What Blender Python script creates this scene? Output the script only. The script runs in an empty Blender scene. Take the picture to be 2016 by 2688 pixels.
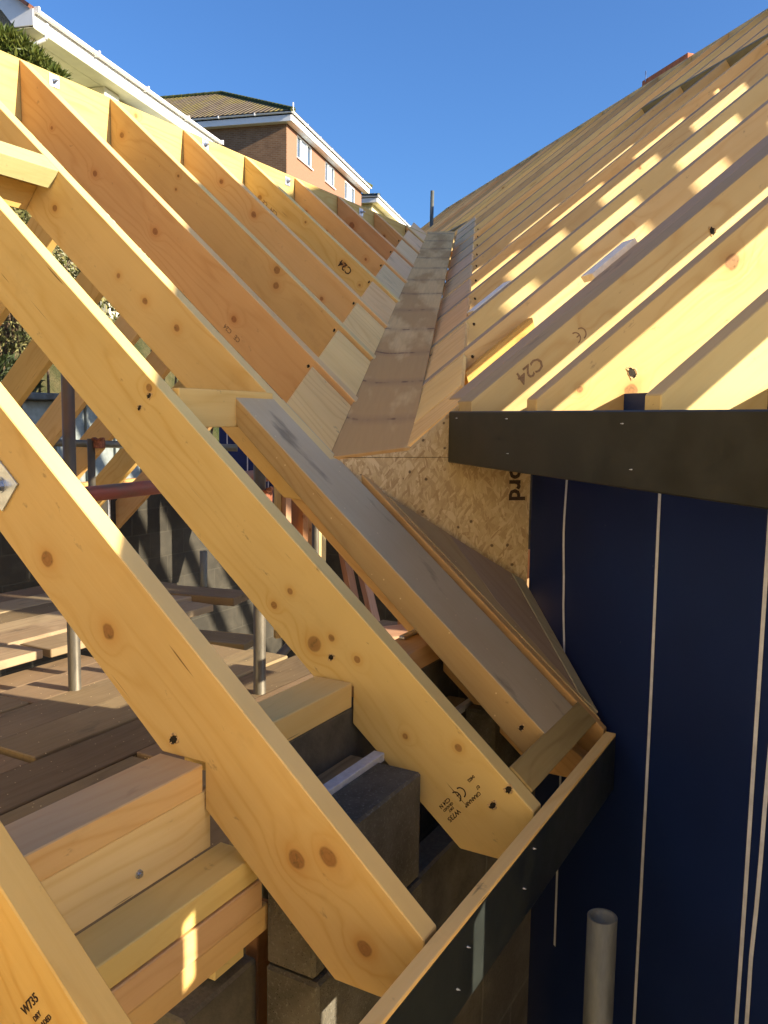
import bpy, bmesh, math, random
from mathutils import Vector, Matrix, noise
random.seed(7)
R = math.radians
ZO = 3.0                      # camera height above the ground
C = bpy.context.scene.collection

def az(a): return Vector((math.sin(R(a)), math.cos(R(a)), 0))
UP = Vector((0, 0, 1))
A, N = az(29.1), az(29.1-90)          # left wing: along its ridge / up its slope
B, M = az(-17.3), az(-17.3+90)        # right wing: along its ridge / up its slope
H, G = az(14.5), az(104.5)            # street of houses: along / facing us
def PA(a, n, z): return A*a + N*n + UP*(z+ZO)
def PB(b, m, z): return B*b + M*m + UP*(z+ZO)
def PH(h, g, z): return H*h + G*g + UP*(z+ZO)
TA, TB = .855, .80
def zA(n): return -.635 + TA*(n-.433)          # top of the left rafters
def zB(m): return -.069 + TB*(m-.65)           # top of the right rafters

# ------------------------------------------------------------------ tagging
def tag(o, label=None, cat=None, group=None, kind=None):
    if label: o['label'] = label
    if cat: o['category'] = cat
    if group: o['group'] = group
    if kind: o['kind'] = kind
    return o
def link(name, me, parent=None):
    o = bpy.data.objects.new(name, me); C.objects.link(o)
    if parent: o.parent = parent
    return o
def empty(name, loc, label, cat, group=None):
    o = bpy.data.objects.new(name, None); C.objects.link(o); o.location = loc
    o.empty_display_size = .1
    return tag(o, label, cat, group)

# ------------------------------------------------------------------ material helpers
class NT:
    def __init__(s, name):
        s.m = bpy.data.materials.new(name); s.m.use_nodes = True
        s.t = s.m.node_tree; s.n = s.t.nodes
        s.b = s.n['Principled BSDF']; s.b.inputs['Specular IOR Level'].default_value = .3
    def put(s, sock, v):
        if v is None: return
        if isinstance(v, bpy.types.NodeSocket): s.t.links.new(v, sock)
        elif isinstance(v, (tuple, list)):
            v = tuple(v)
            if sock.type == 'RGBA' and len(v) == 3: v += (1,)
            sock.default_value = v
        else: sock.default_value = v
    def math(s, op, a, b=None, c=None, clamp=False):
        n = s.n.new('ShaderNodeMath'); n.operation = op; n.use_clamp = clamp
        s.put(n.inputs[0], a); s.put(n.inputs[1], b); s.put(n.inputs[2], c); return n.outputs[0]
    def vec(s, op, a, b=None, scale=None):
        n = s.n.new('ShaderNodeVectorMath'); n.operation = op
        s.put(n.inputs[0], a); s.put(n.inputs[1], b)
        if scale is not None: s.put(n.inputs['Scale'], scale)
        return n.outputs['Value'] if op in ('LENGTH', 'DISTANCE', 'DOT_PRODUCT') else n.outputs[0]
    def mul(s, a, v): return s.vec('MULTIPLY', a, v)
    def sep(s, a):
        n = s.n.new('ShaderNodeSeparateXYZ'); s.put(n.inputs[0], a); return n.outputs
    def comb(s, x, y, z):
        n = s.n.new('ShaderNodeCombineXYZ'); s.put(n.inputs[0], x); s.put(n.inputs[1], y); s.put(n.inputs[2], z); return n.outputs[0]
    def noise(s, v, scale=1, detail=2, rough=.5, dist=0, col=False):
        n = s.n.new('ShaderNodeTexNoise'); s.put(n.inputs['Vector'], v)
        n.inputs['Scale'].default_value = scale; n.inputs['Detail'].default_value = detail
        n.inputs['Roughness'].default_value = rough; n.inputs['Distortion'].default_value = dist
        return n.outputs['Color' if col else 'Fac']
    def voro(s, v, scale=1, feature='F1', rnd=1):
        n = s.n.new('ShaderNodeTexVoronoi'); n.feature = feature; s.put(n.inputs['Vector'], v)
        n.inputs['Scale'].default_value = scale; n.inputs['Randomness'].default_value = rnd; return n.outputs
    def ramp(s, f, stops, interp='LINEAR'):
        n = s.n.new('ShaderNodeValToRGB'); s.put(n.inputs[0], f); e = n.color_ramp.elements
        n.color_ramp.interpolation = interp
        while len(e) < len(stops): e.new(.5)
        for i, (p, c) in enumerate(stops):
            e[i].position = p
            if isinstance(c, (int, float)): c = (c, c, c)
            e[i].color = tuple(c)+(1,) if len(c) == 3 else c
        return n.outputs[0]
    def mix(s, f, a, b, mode='MIX'):
        n = s.n.new('ShaderNodeMix'); n.data_type = 'RGBA'; n.blend_type = mode
        s.put(n.inputs[0], f); s.put(n.inputs[6], a); s.put(n.inputs[7], b); return n.outputs[2]
    def rng(s, f, a, b, c=0, d=1):
        n = s.n.new('ShaderNodeMapRange'); s.put(n.inputs[0], f)
        for i, v in enumerate((a, b, c, d)): s.put(n.inputs[i+1], v)
        return n.outputs[0]
    def obj(s):
        t = s.n.new('ShaderNodeTexCoord'); return t.outputs['Object']
    def rand(s):
        return s.n.new('ShaderNodeObjectInfo').outputs['Random']
    def bump(s, h, strength=.3, dist=.001):
        n = s.n.new('ShaderNodeBump'); n.inputs['Strength'].default_value = strength
        n.inputs['Distance'].default_value = dist; s.put(n.inputs['Height'], h)
        s.t.links.new(n.outputs[0], s.b.inputs['Normal'])
    def out(s, col, rough=.6, metal=0, spec=None):
        s.put(s.b.inputs['Base Color'], col); s.put(s.b.inputs['Roughness'], rough)
        s.put(s.b.inputs['Metallic'], metal)
        if spec is not None: s.b.inputs['Specular IOR Level'].default_value = spec
        return s.m

def wood(name, light, dark, knotc=(.13,.05,.02), knots=(), density=.30, grain=1., grey=0., stain=0., var=.12, ks=5.5, rough=.62, gtop=False, specks=0, gcol=(.30, .225, .13)):
    """softwood, grain along local X. knots: explicit (x, z, r) on the face."""
    w = NT(name); p0 = w.obj(); rnd = w.rand()
    off = w.vec('SCALE', (13.1, 7.7, 5.3), scale=rnd)
    p = w.vec('ADD', p0, off)
    x, y, z = w.sep(p0)
    dz = None; km = None; halo = None
    def acc(a, b, op='ADD'): return b if a is None else w.math(op, a, b)
    # random knots (voronoi cells piercing the timber)
    vin = w.mul(p, (1, .45, 1))
    v = w.voro(vin, ks)
    cell = w.sep(v['Color'])
    on = w.math('GREATER_THAN', cell[0], 1-density)
    rr = w.rng(cell[1], 0, 1, .035, .085)
    d = w.math('DIVIDE', v['Distance'], rr)
    g = w.math('MULTIPLY', w.math('EXPONENT', w.math('MULTIPLY', w.math('MULTIPLY', d, d), -.16)), on)
    zc = w.sep(w.vec('SUBTRACT', vin, v['Position']))[2]
    dz = w.math('MULTIPLY', w.math('MULTIPLY', zc, g), -.8)
    halo = g
    core = w.math('MULTIPLY', w.rng(d, 1.0, .75), on); ring = w.math('MULTIPLY', w.math('MULTIPLY', w.rng(d, 1.12, .95), w.rng(d, .70, .9)), on)
    km = core; rm = ring; dd = w.math('ADD', d, w.math('MULTIPLY', w.math('SUBTRACT', 1, on), 9))
    for (kx, kz, kr) in knots:
        q = w.vec('SUBTRACT', p0, (kx, 0, kz)); qx, qy, qz = w.sep(q)
        e = w.vec('LENGTH', w.comb(w.math('MULTIPLY', qx, .85/kr), 0, w.math('MULTIPLY', qz, 1/kr)))
        e = w.math('ADD', e, w.math('MULTIPLY', w.math('SUBTRACT', w.noise(p0, 45, 3), .5), .75))
        gg = w.math('EXPONENT', w.math('MULTIPLY', w.math('MULTIPLY', e, e), -.11))
        dz = w.math('ADD', dz, w.math('MULTIPLY', w.math('MULTIPLY', qz, gg), -.85))
        halo = w.math('MAXIMUM', halo, gg)
        km = w.math('MAXIMUM', km, w.rng(e, 1.0, .8)); dd = w.math('MINIMUM', dd, e)
        rm = w.math('MAXIMUM', rm, w.math('MULTIPLY', w.rng(e, 1.15, .95), w.rng(e, .72, .9)))
    px, py, pz = w.sep(p)
    wz = w.math('ADD', pz, dz)
    low = w.noise(w.comb(w.math('MULTIPLY', px, 1.1), w.math('MULTIPLY', py, 3), w.math('MULTIPLY', wz, 5)), 1.3, 2, .5)
    # growth rings: cathedral arcs from a slowly drifting coordinate
    u = w.math('ADD', w.math('MULTIPLY', wz, 26*grain), w.math('MULTIPLY', low, 9))
    u = w.math('ADD', u, w.math('MULTIPLY', py, 22))
    u = w.math('ADD', u, w.math('MULTIPLY', halo, 1.6))
    s1 = w.math('PINGPONG', u, .5)
    late = w.ramp(s1, [(0, 0), (.30, .12), (.44, .75), (.5, 1)])
    amp = w.rng(w.noise(w.mul(p, (.8, 2, 6)), 1.5, 1), .35, .62, .15, 1)
    fine = w.noise(w.comb(w.math('MULTIPLY', px, 5), w.math('MULTIPLY', py, 130), w.math('MULTIPLY', wz, 170)), 1, 3, .6)
    band = w.noise(w.comb(w.math('MULTIPLY', px, .9), w.math('MULTIPLY', py, 12), w.math('MULTIPLY', wz, 24)), 1, 3, .55)
    f = w.math('MULTIPLY', late, w.math('MULTIPLY', amp, .55))
    f = w.math('ADD', f, w.math('MULTIPLY', w.math('SUBTRACT', fine, .5), .45))
    f = w.math('ADD', f, w.math('MULTIPLY', w.math('SUBTRACT', band, .45), .75), clamp=True)
    col = w.mix(f, light, dark)
    # warm resin halo around knots, red heart streaks
    warm = (dark[0]*.95, dark[1]*.74, dark[2]*.5)
    col = w.mix(w.math('MULTIPLY', w.math('MULTIPLY', halo, halo), .55), col, warm)
    kn = w.noise(p, 90, 3, .7)
    kc = w.mix(w.math('PINGPONG', w.math('ADD', w.math('MULTIPLY', dd, 1.3), w.math('MULTIPLY', kn, .9)), 1), (knotc[0]*2.6, knotc[1]*2.9, knotc[2]*2.8), (knotc[0]*1.5, knotc[1]*1.5, knotc[2]*1.5))
    kc = w.mix(w.rng(kn, .52, .68), kc, (.03, .016, .01))
    col = w.mix(w.math('MULTIPLY', km, .68), col, kc)
    col = w.mix(w.math('MULTIPLY', rm, .42), col, knotc)
    # little checks and scuffs
    chk = w.noise(w.comb(w.math('MULTIPLY', px, 6), w.math('MULTIPLY', py, 60), w.math('MULTIPLY', wz, 150)), 1, 1)
    col = w.mix(w.rng(chk, .77, .81, 0, .8), col, (.07, .03, .012))
    sc = w.noise(w.mul(p, (1, 1, 2)), 17, 4, .7)
    col = w.mix(w.rng(sc, .66, .74, 0, .5), col, (.16, .10, .06))
    big = w.noise(p, 3.1, 3, .6)
    mud = w.noise(w.mul(p, (1, 1, 1.4)), 6.5, 5, .72)
    col = w.mix(w.rng(mud, .60, .78, 0, .22), col, (dark[0]*.55, dark[1]*.55, dark[2]*.7))
    if stain:
        st = w.rng(w.noise(w.mul(p, (1, 1, 1.6)), 2.3, 4, .6), .47, .56, 0, stain)
        col = w.mix(st, col, (.13, .085, .045))
    gm = 1.0
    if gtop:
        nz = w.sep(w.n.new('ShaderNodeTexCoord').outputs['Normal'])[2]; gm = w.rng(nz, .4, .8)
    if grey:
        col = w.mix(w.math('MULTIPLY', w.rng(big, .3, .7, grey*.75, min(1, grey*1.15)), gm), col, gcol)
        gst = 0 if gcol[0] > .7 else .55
        col = w.mix(w.math('MULTIPLY', w.rng(w.noise(w.mul(p, (2, 6, 9)), 2, 4, .65), .60, .72, 0, gst), gm), col, (.06, .05, .035))
    if specks:
        sv = w.voro(w.mul(p, (1, 1, 1)), 75); sc_ = w.sep(sv['Color'])
        spk = w.math('MULTIPLY', w.rng(sv['Distance'], .16, .09), w.math('GREATER_THAN', sc_[0], .86))
        col = w.mix(spk, col, (.75, .58, .32))
    hsv = w.n.new('ShaderNodeHueSaturation')
    w.put(hsv.inputs['Hue'], w.rng(rnd, 0, 1, .5-.012, .5+.012))
    w.put(hsv.inputs['Value'], w.math('ADD', w.math('MULTIPLY', w.math('FRACT', w.math('MULTIPLY', rnd, 7.3)), 2*var), w.math('ADD', 1-var, w.rng(big, .3, .7, -.06, .06))))
    w.put(hsv.inputs['Color'], col)
    w.bump(w.math('ADD', fine, w.math('MULTIPLY', late, .4)), .35, .0008)
    return w.out(hsv.outputs[0], w.rng(fine, .3, .7, rough-.08, rough+.12), 0, .18)

def plain(name, col, rough=.5, metal=0, spec=.4, nscale=40, amt=.15, bump=0):
    w = NT(name); n = w.noise(w.obj(), nscale, 4, .6)
    c = w.mix(w.rng(n, .35, .65, 0, 1), tuple(v*(1-amt) for v in col), tuple(min(1, v*(1+amt)) for v in col))
    if bump: w.bump(n, bump, .002)
    return w.out(c, w.rng(n, .3, .7, max(0, rough-.07), min(1, rough+.07)), metal, spec)

PL, PD = (.63, .425, .175), (.53, .305, .09)
MW = {}
MW['pine'] = wood('Pine', PL, PD, density=.45)
MW['pine2'] = wood('PineGold', (.62, .385, .135), (.50, .26, .065), density=.5)
MW['red'] = wood('PineRed', (.60, .375, .17), (.46, .25, .095), density=.62)
MW['pale'] = wood('PinePale', (.59, .44, .20), (.50, .325, .12), density=.55, var=.08, grey=1.1, gtop=True, gcol=(.36, .275, .17))  # grey top faces paint in the shade on the right rafter tops
MW['spruce'] = wood('SpruceGreenish', (.46, .40, .20), (.38, .29, .11), density=.3)
MW['grey'] = wood('WeatheredBoard', (.50, .34, .15), (.38, .22, .08), grey=.95, density=.3, var=.04, gtop=True, specks=1, gcol=(.52, .42, .265))
MW['greyedge'] = wood('WeatheredRafter', (.50, .37, .17), (.38, .25, .10), grey=.55, density=.3, var=.06)
MW['greytop'] = wood('GreyTopRafter', (.56, .41, .19), (.44, .29, .11), grey=1, density=.3, var=.04, gtop=True, gcol=(.33, .265, .18))
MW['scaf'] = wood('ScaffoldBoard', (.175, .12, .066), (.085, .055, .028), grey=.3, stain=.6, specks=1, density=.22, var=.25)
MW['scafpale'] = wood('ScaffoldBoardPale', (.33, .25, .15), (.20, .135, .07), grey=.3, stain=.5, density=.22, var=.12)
MW['ply'] = wood('ValleyPly', (.80, .55, .27), (.66, .41, .17), density=.25, grain=.5, grey=.18, var=.10, specks=1)
MW['plyw'] = wood('ValleyPlyWarm', (.84, .54, .20), (.68, .38, .11), specks=1, density=.28, grain=.6, var=.08)
MW['plyred'] = wood('ValleyBoardPink', (.36, .27, .175), (.29, .20, .125), density=.3, var=0, specks=1, knots=[(.02, .03, .001)])
MW['ochre'] = wood('OchreInfill', (.42, .32, .15), (.32, .21, .08), density=.2, var=0, specks=1)
MW['greystrip'] = wood('GreyStrip', (.36, .31, .21), (.27, .22, .14), density=.1, var=0)
MW['treated'] = wood('TreatedTrimmer', (.20, .185, .115), (.14, .12, .07), density=.2, var=.05)
MW['brown'] = wood('BrownStud', (.36, .18, .08), (.25, .11, .045), density=.2)
MW['rough'] = wood('RoughSawnEdge', (.40, .28, .11), (.22, .13, .04), grain=2.2, density=.08, var=.06)

def sole_mat():
    w = NT('ValleySole'); p = w.obj(); x, y, z = w.sep(p)
    g = w.noise(w.mul(p, (1.2, 14, 1)), 3, 4, .6)
    fine = w.noise(w.mul(p, (6, 110, 1)), 1, 3, .6)
    col = w.mix(g, (.76, .52, .235), (.64, .41, .165))
    col = w.mix(w.rng(fine, .4, .7, 0, .35), col, (.46, .28, .13))
    st = w.noise(w.mul(p, (.8, 3.2, 1)), 2.2, 4, .55)
    near = w.rng(x, 0, 2.2, .09, -.02)
    col = w.mix(w.rng(w.math('ADD', st, near), .47, .57, 0, .75), col, (.46, .265, .10))
    # whorls: rows of dark torn knots across the board
    row = w.math('PINGPONG', w.math('ADD', x, w.math('MULTIPLY', w.noise(w.mul(p, (.1, 7, 1)), 1, 1), .10)), .17)
    rm = w.rng(row, .012, .0)
    br = w.rng(w.noise(w.mul(p, (2.2, 16, 1)), 1.3, 2, .6), .50, .60)
    col = w.mix(w.math('MULTIPLY', w.math('MULTIPLY', rm, br), .85), col, (.10, .045, .028))
    halo = w.math('MULTIPLY', w.rng(row, .05, .0), .3)
    col = w.mix(halo, col, (.22, .13, .085))
    w.bump(fine, .4, .001)
    return w.out(col, .85, 0, .08)

def osb_mat():
    w = NT('StrandBoard'); p = w.obj()
    wob = w.noise(p, 9, 2, .5, col=True)
    p = w.vec('ADD', p, w.vec('SCALE', w.vec('SUBTRACT', wob, (.5, .5, .5)), scale=.03))
    cols = None; hh = None
    for i, (ang, sx, sz, thr) in enumerate(((.35, 24, 85, 0), (1.25, 26, 110, .45), (2.3, 22, 90, .55), (1.75, 50, 240, .70), (.9, 45, 200, .72))):
        m = w.n.new('ShaderNodeMapping'); w.put(m.inputs['Vector'], p); m.inputs['Rotation'].default_value = (0, ang, 0)
        m.inputs['Location'].default_value = (i*3.7, 0, i*1.9)
        q = w.mul(m.outputs[0], (sx, 1, sz)); v = w.voro(q, 1); c = w.sep(v['Color'])
        fibre = w.noise(w.mul(m.outputs[0], (12, 1, 420)), 1, 2, .5)
        t = w.ramp(w.math('ADD', c[1], w.math('MULTIPLY', w.math('SUBTRACT', fibre, .5), .5)), [(0, (.36, .25, .13)), (.3, (.46, .345, .185)), (.65, (.51, .39, .22)), (1, (.60, .48, .29))])
        if cols is None: cols, hh = t, c[1]
        else:
            k = w.math('GREATER_THAN', c[0], thr)
            cols = w.mix(k, cols, t); hh = w.math('ADD', hh, w.math('MULTIPLY', k, c[1]))
    spk = w.voro(w.mul(p, (1, 1, 1)), 28)['Distance']
    cols = w.mix(w.rng(spk, .13, .09, 0, .8), cols, (.06, .03, .015))
    w.bump(hh, .4, .0015)
    return w.out(cols, .6)

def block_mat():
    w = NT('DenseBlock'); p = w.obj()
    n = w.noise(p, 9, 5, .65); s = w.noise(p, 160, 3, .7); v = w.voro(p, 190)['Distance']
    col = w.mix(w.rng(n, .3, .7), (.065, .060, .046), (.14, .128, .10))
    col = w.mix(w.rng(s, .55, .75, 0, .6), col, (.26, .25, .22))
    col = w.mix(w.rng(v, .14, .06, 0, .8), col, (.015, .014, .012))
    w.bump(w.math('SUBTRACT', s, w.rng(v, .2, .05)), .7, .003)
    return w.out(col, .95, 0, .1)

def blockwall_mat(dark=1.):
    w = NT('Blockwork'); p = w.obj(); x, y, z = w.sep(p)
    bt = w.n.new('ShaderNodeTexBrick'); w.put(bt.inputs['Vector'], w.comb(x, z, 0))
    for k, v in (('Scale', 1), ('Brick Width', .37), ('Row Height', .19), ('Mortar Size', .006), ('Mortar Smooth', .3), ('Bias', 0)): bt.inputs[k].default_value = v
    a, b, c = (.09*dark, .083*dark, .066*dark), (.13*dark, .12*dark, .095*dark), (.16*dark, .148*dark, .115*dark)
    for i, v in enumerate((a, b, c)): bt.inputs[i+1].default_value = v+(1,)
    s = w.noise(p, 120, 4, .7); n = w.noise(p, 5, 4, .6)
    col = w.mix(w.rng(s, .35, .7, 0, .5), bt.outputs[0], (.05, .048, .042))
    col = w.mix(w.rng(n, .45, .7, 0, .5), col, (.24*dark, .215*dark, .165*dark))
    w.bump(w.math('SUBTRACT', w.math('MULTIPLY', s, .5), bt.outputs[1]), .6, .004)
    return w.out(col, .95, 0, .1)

def steel_mat(name, base=(.30, .30, .28), rust=.5, red=0):
    w = NT(name); p = w.obj()
    n = w.noise(w.mul(p, (1, 1, .25)), 22, 5, .7); n2 = w.noise(w.mul(p, (1, 1, .4)), 7, 3, .6); s = w.noise(p, 260, 2)
    col = w.mix(w.rng(n, .3, .7), tuple(v*.6 for v in base), tuple(v*1.25 for v in base))
    col = w.mix(w.rng(n2, .56, .66, 0, rust), col, (.20, .09, .045))
    if red: col = w.mix(w.rng(n2, .36, .52, 0, red), col, (.36, .075, .05))
    w.bump(s, .2, .0006)
    return w.out(col, w.rng(n, .3, .7, .38, .62), .45, .4)

def membrane_mat():
    w = NT('BlueMembrane'); p = w.obj()
    n = w.noise(p, 2.2, 3, .5); s = w.noise(p, 420, 2); f = w.voro(w.mul(p, (1, 1, .35)), 22)['Distance']
    col = w.mix(w.rng(n, .3, .7), (.0035, .013, .068), (.005, .019, .098))
    col = w.mix(w.rng(f, .022, .012, 0, .6), col, (.15, .16, .22))
    w.bump(w.math('ADD', w.math('MULTIPLY', n, 6), s), .18, .001)
    return w.out(col, .62, 0, .25)

def brick_mat():
    w = NT('BrownBrick'); p = w.obj(); x, y, z = w.sep(p)
    bt = w.n.new('ShaderNodeTexBrick'); w.put(bt.inputs['Vector'], w.comb(w.math('ADD', x, y), z, 0))
    for k, v in (('Scale', 1), ('Brick Width', .225), ('Row Height', .075), ('Mortar Size', .012), ('Bias', .1)): bt.inputs[k].default_value = v
    for i, v in enumerate(((.20, .10, .05), (.27, .145, .075), (.27, .20, .13))): bt.inputs[i+1].default_value = v+(1,)
    n = w.noise(p, 3, 3)
    col = w.mix(w.rng(n, .4, .7, 0, .35), bt.outputs[0], (.15, .085, .05))
    w.bump(bt.outputs[1], -.4, .01)
    return w.out(col, .9, 0, .1)

def tile_mat(name, c1, c2, moss, mossamt, row=.30, wid=.23):
    w = NT(name); p = w.obj(); x, y, z = w.sep(p)
    u = w.math('FRACT', w.math('DIVIDE', x, wid)); v = w.math('FRACT', w.math('DIVIDE', y, row))
    cell = w.noise(w.comb(w.math('FLOOR', w.math('DIVIDE', x, wid)), w.math('FLOOR', w.math('DIVIDE', y, row)), 0), .9, 2, .8)
    col = w.mix(w.rng(cell, .35, .65), c1, c2)
    mo = w.noise(w.mul(p, (1, .45, 1)), .45, 5, .65)
    fine = w.noise(p, 7, 3, .7)
    col = w.mix(w.math('MULTIPLY', w.rng(mo, .48, .60), w.rng(fine, .35, .6, .2, mossamt)), col, moss)
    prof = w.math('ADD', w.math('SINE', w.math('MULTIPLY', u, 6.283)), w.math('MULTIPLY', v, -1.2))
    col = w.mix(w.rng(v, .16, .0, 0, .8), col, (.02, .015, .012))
    w.bump(prof, .8, .05)
    return w.out(col, .9, 0, .1)

def leaf_mat(name, c1, c2):
    w = NT(name); r = w.n.new('ShaderNodeNewGeometry').outputs['Random Per Island']
    col = w.mix(r, c1, c2)
    w.b.inputs['Subsurface Weight'].default_value = 0
    m = w.out(col, .45, 0, .4)
    tr = w.n.new('ShaderNodeBsdfTranslucent'); w.put(tr.inputs[0], col)
    mx = w.n.new('ShaderNodeMixShader'); mx.inputs[0].default_value = .25
    o = w.n['Material Output']; w.t.links.new(w.b.outputs[0], mx.inputs[1]); w.t.links.new(tr.outputs[0], mx.inputs[2])
    w.t.links.new(mx.outputs[0], o.inputs[0]); return m

def sheet_mat():
    w = NT('ScaffoldSheeting'); n = w.noise(w.obj(), 3, 3)
    c = w.mix(n, (.88, .76, .52), (.94, .83, .60)); w.out(c, .6, 0, .2)
    tr = w.n.new('ShaderNodeBsdfTranslucent'); w.put(tr.inputs[0], c); mx = w.n.new('ShaderNodeMixShader'); mx.inputs[0].default_value = .92
    o = w.n['Material Output']; w.t.links.new(w.b.outputs[0], mx.inputs[1]); w.t.links.new(tr.outputs[0], mx.inputs[2]); w.t.links.new(mx.outputs[0], o.inputs[0])
    return w.m
def ground_mat():
    w = NT('HillsideGrass'); p = w.obj()
    n = w.noise(p, 1.3, 5, .7); s = w.noise(p, 30, 4, .7)
    col = w.mix(w.rng(n, .35, .65), (.045, .06, .02), (.16, .13, .06))
    col = w.mix(w.rng(s, .5, .7, 0, .6), col, (.025, .03, .012))
    w.bump(s, 1, .08)
    return w.out(col, 1, 0, .1)
def dirt_mat():
    w = NT('SiteDirt'); p = w.obj(); n = w.noise(p, 3, 6, .7); s = w.noise(p, 60, 4, .7)
    col = w.mix(n, (.34, .26, .15), (.46, .36, .22)); w.bump(s, .8, .02)
    return w.out(col, 1, 0, .1)

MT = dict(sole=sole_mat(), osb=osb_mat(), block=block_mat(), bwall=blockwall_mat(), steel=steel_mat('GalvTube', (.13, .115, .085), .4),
    steelpale=steel_mat('GalvTubePale', (.16, .165, .14), .9), steelred=steel_mat('RedPaintedTube', (.15, .13, .11), .4, .75), membrane=membrane_mat(),
    tape=plain('PaleTape', (.56, .60, .68), .5, 0, .4, 30, .12), fascia=plain('CharcoalFasciaPaint', (.018, .019, .0155), .42, 0, .35, 14, .22, .12),
    fascia2=plain('BluishCharcoalPaint', (.018, .022, .020), .38, 0, .45, 14, .25, .15),
    zinc=plain('ZincPlate', (.55, .60, .66), .34, .85, .5, 60, .18), bolt=plain('BoltSteel', (.42, .47, .55), .3, .9, .5, 80, .2),
    dark=plain('DarkHole', (.03, .025, .018), .8, 0, .1, 200, .6, .6), ink=plain('StampInk', (.055, .035, .025), .8, 0, .1, 400, .4),
    fadedink=plain('FadedStampInk', (.25, .155, .085), .8, 0, .1, 300, .3), tornwood=plain('TornFibre', (.52, .36, .17), .8, 0, .1, 300, .4, .6),
    silver=plain('FoilFace', (.86, .80, .66), .4, .15, .5, 30, .1), dpc=plain('PaleCavityCloser', (.50, .52, .55), .5, 0, .3, 60, .12),
    oldwood=wood('OldTimberFillet', (.28, .20, .11), (.13, .085, .04), stain=.4, density=.3, grain=1.6), white=plain('WhitePVC', (.78, .78, .76), .35, 0, .5, 6, .03),
    warmwall=plain('WarmRender', (.76, .62, .38), .9, 0, .1, 20, .06), cream=plain('CreamRender', (.70, .67, .50), .85, 0, .1, 60, .10, .4), creamsmooth=plain('CreamSoffit', (.62, .62, .46), .6, 0, .2, 5, .05),
    pebble=plain('GreyPebbledash', (.34, .32, .27), .95, 0, .1, 45, .45, .8), orange=plain('OrangeRender', (.27, .145, .095), .9, 0, .1, 12, .08, .2),
    yellow=plain('YellowRender', (.74, .66, .40), .85, 0, .1, 12, .06), brick=brick_mat(),
    tile=tile_mat('MossyTile', (.15, .112, .072), (.21, .165, .11), (.26, .21, .035), .85),
    redtile=tile_mat('RedTile', (.36, .14, .09), (.47, .2, .13), (.3, .2, .12), .3), slate=tile_mat('DarkTile', (.07, .08, .085), (.11, .12, .12), (.1, .13, .05), .4),
    glass=plain('WindowGlass', (.07, .10, .14), .06, 0, .9, 2, .2), curtain=plain('CurtainPane', (.35, .42, .52), .5, 0, .4, 3, .3),
    leaf=leaf_mat('LaurelLeaf', (.055, .085, .015), (.14, .155, .03)), straw=leaf_mat('StrawTwigLeaf', (.09, .11, .03), (.33, .30, .12)), darkleaf=leaf_mat('DarkIvyLeaf', (.02, .03, .01), (.06, .08, .025)),
    sheeting=sheet_mat(), bwalldark=blockwall_mat(.38), bark=plain('Bark', (.12, .085, .055), .9, 0, .1, 40, .4, .8), ground=ground_mat(), dirt=dirt_mat(),  # back blockwork is a darkened copy of bwall, shade put into the colour
    shed=plain('GreyCladding', (.20, .23, .22), .6, 0, .3, 20, .15), bluesheet=plain('BlueSheet', (.01, .02, .10), .6, 0, .3, 6, .3),
    coupler=plain('RustyCoupler', (.23, .085, .045), .75, .3, .3, 60, .5, .6), pinkslat=wood('PinkishStud', (.44, .24, .15), (.31, .15, .08), density=.2),
    terracotta=plain('TerracottaRidge', (.38, .15, .08), .85, 0, .1, 30, .2, .3), mortar=plain('CreamMortar', (.6, .58, .5), .9, 0, .1, 30, .1))

# ------------------------------------------------------------------ mesh helpers
def mesh_from(name, verts, faces, mat, smooth=False):
    me = bpy.data.meshes.new(name); me.from_pydata([tuple(v) for v in verts], [], faces)
    bm = bmesh.new(); bm.from_mesh(me); bmesh.ops.recalc_face_normals(bm, faces=bm.faces[:]); bm.to_mesh(me); bm.free()
    if smooth:
        for p in me.polygons: p.use_smooth = True
    me.materials.append(MT.get(mat) or MW.get(mat) if isinstance(mat, str) else mat); me.update(); return me
def basis(O, X, Z):
    X = X.normalized(); Z = Z.normalized(); Y = Z.cross(X).normalized(); Z = X.cross(Y)
    return Matrix(((X.x, Y.x, Z.x, O.x), (X.y, Y.y, Z.y, O.y), (X.z, Y.z, Z.z, O.z), (0, 0, 0, 1)))
def prism_mesh(name, poly, y0, y1, mat, bevel=.0016, cuts=0, wob=0):
    """poly in local (x, z), extruded along local y."""
    bm = bmesh.new(); n = len(poly)
    a = [bm.verts.new((x, y0, z)) for x, z in poly]; b = [bm.verts.new((x, y1, z)) for x, z in poly]
    bm.faces.new(a); bm.faces.new(b[::-1])
    for i in range(n): bm.faces.new((a[i], b[i], b[(i+1) % n], a[(i+1) % n]))
    bmesh.ops.recalc_face_normals(bm, faces=bm.faces[:])
    if bevel: bmesh.ops.bevel(bm, geom=bm.edges[:], offset=bevel, segments=1, affect='EDGES', profile=.5)
    if wob:
        for v in bm.verts: v.co += Vector([(random.random()-.5)*wob for _ in range(3)])
    me = bpy.data.meshes.new(name); bm.to_mesh(me); bm.free()
    me.materials.append(MT.get(mat) or MW.get(mat) if isinstance(mat, str) else mat); return me
def prism(name, poly, y0, y1, M4, mat, bevel=.0016, parent=None):
    o = link(name, prism_mesh(name, poly, y0, y1, mat, bevel), parent)
    if M4 is not None: o.matrix_world = M4
    return o
def beam(name, P0, P1, up, wid, dep, mat, bevel=.0016, parent=None):
    """box from P0 to P1 (centre of top edge line), wid across, dep down."""
    X = P1-P0; L = X.length; Zd = (up - X.normalized()*up.dot(X.normalized()))
    return prism(name, [(0, 0), (L, 0), (L, -dep), (0, -dep)], -wid/2, wid/2, basis(P0, X, Zd), mat, bevel, parent)
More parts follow.
